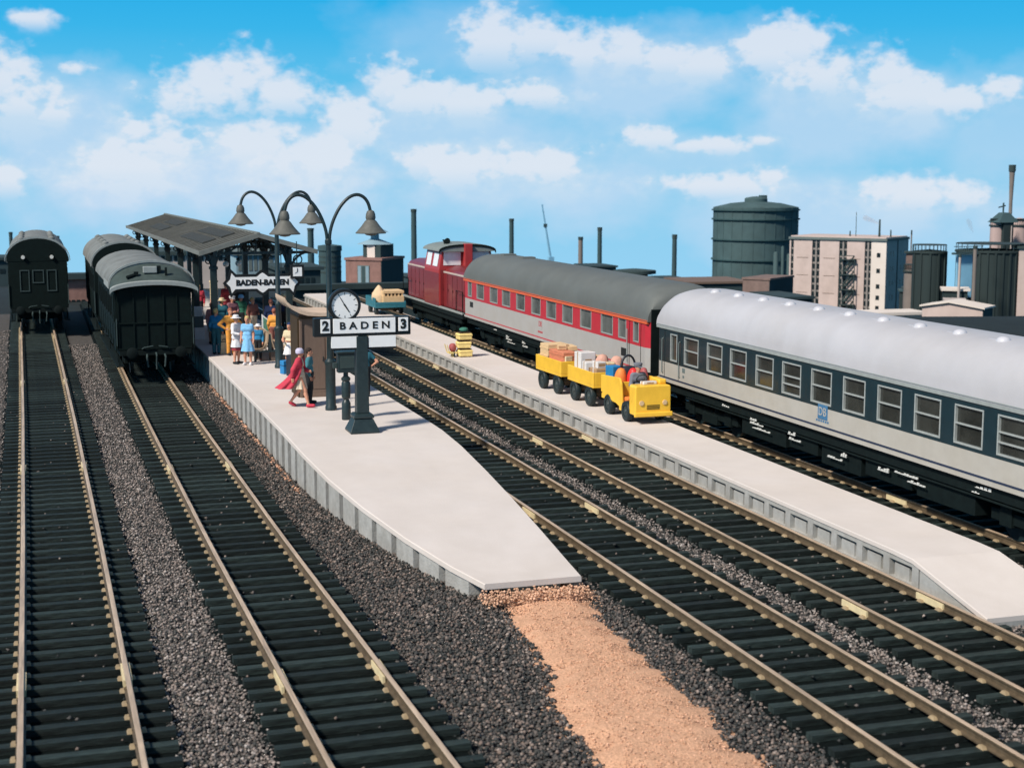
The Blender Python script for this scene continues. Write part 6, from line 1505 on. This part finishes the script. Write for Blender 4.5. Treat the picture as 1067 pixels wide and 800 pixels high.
def brick_works():
    t, w, D, h = oblique('brick_works', 'reddish brick works hall with a tall glazed bay, left of the locomotive', 'factory', 360, 397, 420, 271, 170, -38, 'brick_red', 'shed_dark', 'brick_red', None, low=306)
    fr = MB(); fr.box(w * .34, w * .68, -.06, .05, h * .10, h * .86); f = fr.build('window_bay', 'works_slate', t)
    for x in (.36, .47, .58):
        g_ = MB(); g_.box(w * x, w * (x + .085), -.09, .0, h * .12, h * .84); g_.build('window', 'pale_blue' if x != .47 else 'chimney_dark', f)
    tw = MB(); tw.box(w * .34, w * .84, 1.5, 5, h + .281, h + 1.75); tw.build('roof_house', 'works_dark', t); tw = MB(); tw.box(w * .46, w * .68, 1.45, 1.8, h + .282, h + 1.73); tw.build('roof_door', 'works_cream', t)
    v = MB(); c = (w * .50, 3.2, h + 1.75)
    v.lathe([(2.1, .0), (.9, .45), (.5, .6), (.45, 1.35), (1.6, 1.38), (.7, 1.85), (.1, 2.2)], 16, c); v.build('ventilator', 'pale_blue', t, smooth=25)
brick_works()
def dark_silo_house():
    Y = 185; a = PY(331, 256, Y); w = width(331, 356, 270, Y); gz = ground_z(a[0], Y) - 1; h = zrow(331, 262, Y) - gz
    t = thing('water_tower', 'dark round boiler tower behind the street lamp and the canopy end', 'tower', (a[0] + w / 2, Y, gz))
    m_ = MB(); m_.lathe([(w * .46, 0), (w * .46, h), (w * .5, h + .1), (w * .49, h + .7), (.1, h + .9)], 28); m_.build('shell', 'chimney_dark', t, smooth=30)
    q = MB()
    for i in range(4): q.lathe([(w * .462, h * (.5 + .12 * i)), (w * .47, h * (.5 + .12 * i)), (w * .47, h * (.5 + .12 * i) + .2), (w * .462, h * (.5 + .12 * i) + .2)], 28)
    q.build('hoop', 'works_dark', t)
dark_silo_house()
plain_block('goods_shed', 'pale long goods shed with small dark windows, seen beneath the canopy', 'shed', 150, 238, 266, 150, 10, 'pale_wall', 'works_dark', R(-3), win_row(.86, 12, .05, .95, .5))
plain_block('office_block', 'pale blue glazed office block seen beneath the right half of the canopy', 'building', 246, 288, 266, 165, 10, 'pale_blue', 'works_slate', 0, win_row(.62, 7, .05, .95, 2.8, 'works_slate'))
plain_block('shed', 'dark lean-to shed right of the pale blue office block', 'shed', 290, 334, 282, 155, 8, 'shed_dark', 'shed_dark', 0, win_row(.5, 6, .1, .9, .6))
plain_block('low_wall', 'long dark low wall crossing behind the ends of the platforms', 'wall', 300, 428, 302.5, 97, .4, 'shed_dark', 'silo_dark', 0, win_row(.3, 12, .02, .98, .12))
plain_block('shed', 'long dark sheds on the horizon left of the lone coach', 'shed', -60, 9, 272, 210, 8, 'shed_dark', 'shed_dark', 0, win_row(.6, 8, .02, .98, .6))
plain_block('low_wall', 'low reddish wall between the lone coach and the pair of dark coaches', 'wall', 66, 92, 291, 98, .8, 'brick_red', 'shed_dark', 0, win_row(.4, 4, .1, .9, .15))
plain_block('hall', 'grey hall with a pitched edge far behind the dark coaches, left of the canopy', 'hall', 126, 152, 255, 260, 10, 'chimney_dark', 'works_slate', 0, win_row(.7, 4, .1, .9, .8))
for (l, px0, px1, py, Y) in (('far dark factory roof in the gap above the red coach, with a humped profile', 616, 642, 279, 300), ('far dark shed on the skyline left of the gas holder', 640, 716, 293, 320), ('far dark shed behind the red locomotive and coach', 425, 620, 289, 320)):
    plain_block('shed', l, 'shed', px0, px1, py, Y, 10, 'shed_dark', 'shed_dark', 0, win_row(.75, 6, .1, .9, .8))
plain_block('factory', 'pinkish factory wall cut by the right edge of the photo', 'factory', 1062, 1100, 259, 190, 8, 'works_pink', 'works_dark', R(-30), win_row(.5, 3, .2, .9, .8), low=352)
plain_block('factory', 'low brown works building between the factory block and the railed tank', 'factory', 942, 958, 302, 230, 4, 'brick_brown', 'works_dark', R(-30), win_row(.6, 3, .1, .9, .5), low=345)
plain_block('factory', 'dark works building with a pale band, under the thin pipe bridge', 'factory', 983, 1004, 303, 190, 4, 'silo_dark', 'works_cream', R(-31), win_row(.7, 4, .1, .9, .5), low=345)
plain_block('factory', 'small reddish hut at the foot of the dark tanks', 'hut', 986, 1001, 315, 165, 3, 'brick_red', 'pale_wall', R(-31), win_row(.5, 2, .2, .9, .4), low=345)
plain_block('factory', 'long dark works hall low behind the two dark tanks', 'factory', 938, 1066, 304, 262, 4, 'silo_dark', 'chimney_dark', R(-30), win_row(.8, 12, .03, .97, 1.0), low=345)
plain_block('tower', 'slim brown pipe tower between the factory block and the railed dark tank', 'tower', 944.5, 950, 264, 225, 1.5, 'brick_brown', 'works_dark', R(-30), win_row(.6, 2, .2, .9, .8), low=345)
def pipe_bridge():
    Y = 196; a = PY(984, 262, Y); b_ = PY(1002, 262, Y)
    t = thing('pipe_bridge', 'thin railed pipe bridge between the two dark tanks', 'bridge', (a[0], Y - 4, a[2])); w = b_[0] - a[0]
    m_ = MB(); m_.box(-1, w + 1, 0, .6, -.3, 0); 
    for i in range(9): m_.tube([(w * i / 8, 0, 0), (w * i / 8, 0, .9)], .05, 4)
    m_.tube([(-1, 0, .9), (w + 1, 0, .9)], .06, 4); m_.build('deck', 'chimney_dark', t)
    c = MB(); c.box(.1, w - .1, .7, 1.0, -6.8, -.35); c.build('screen', 'far_blue', t)
pipe_bridge()
plain_block('lineside_hedge', 'long dark lineside bank behind the silver coach roof', 'bank', 880, 1110, 341, 105, 1.2, 'hedge', 'hedge', R(-2), None, low=380)
# two thin wisps of steam
def plume(label, px, py, dx, dz, Y):
    a = PY(px, py, Y); k = Y / F; caps = []
    for i in range(6):
        u = i / 5; p = V3(a[0] + dx * k * u, Y, a[2] + dz * k * (u ** .8)); q = V3(a[0] + dx * k * (u + .2), Y, a[2] + dz * k * ((u + .2) ** .8)); caps.append((p, q, (.6 + 1.5 * u) * k * 1.5, (.6 + 1.5 * (u + .2)) * k * 1.5))
    o = skin_obj('smoke_plume', surface(caps, .35, .2), ['smoke'], None); return tag(o, label, 'smoke', 'thin wisps of steam')
ms = bpy.data.materials.new('smoke'); ms.use_nodes = True; nt = ms.node_tree; nt.nodes.clear()
pv = nt.nodes.new('ShaderNodeVolumePrincipled'); pv.inputs['Color'].default_value = (.95, .95, .97, 1); pv.inputs['Density'].default_value = .6; pv.inputs['Anisotropy'].default_value = .2; om = nt.nodes.new('ShaderNodeOutputMaterial'); nt.links.new(pv.outputs[0], om.inputs['Volume']); M['smoke'] = ms
plume('thin white wisp of steam above the roof mast of the pinkish factory block', 920, 236, -20, 9, 297)
plume('thin white wisp of steam above the slender brown chimney', 1016, 250, -9, 20, 186)
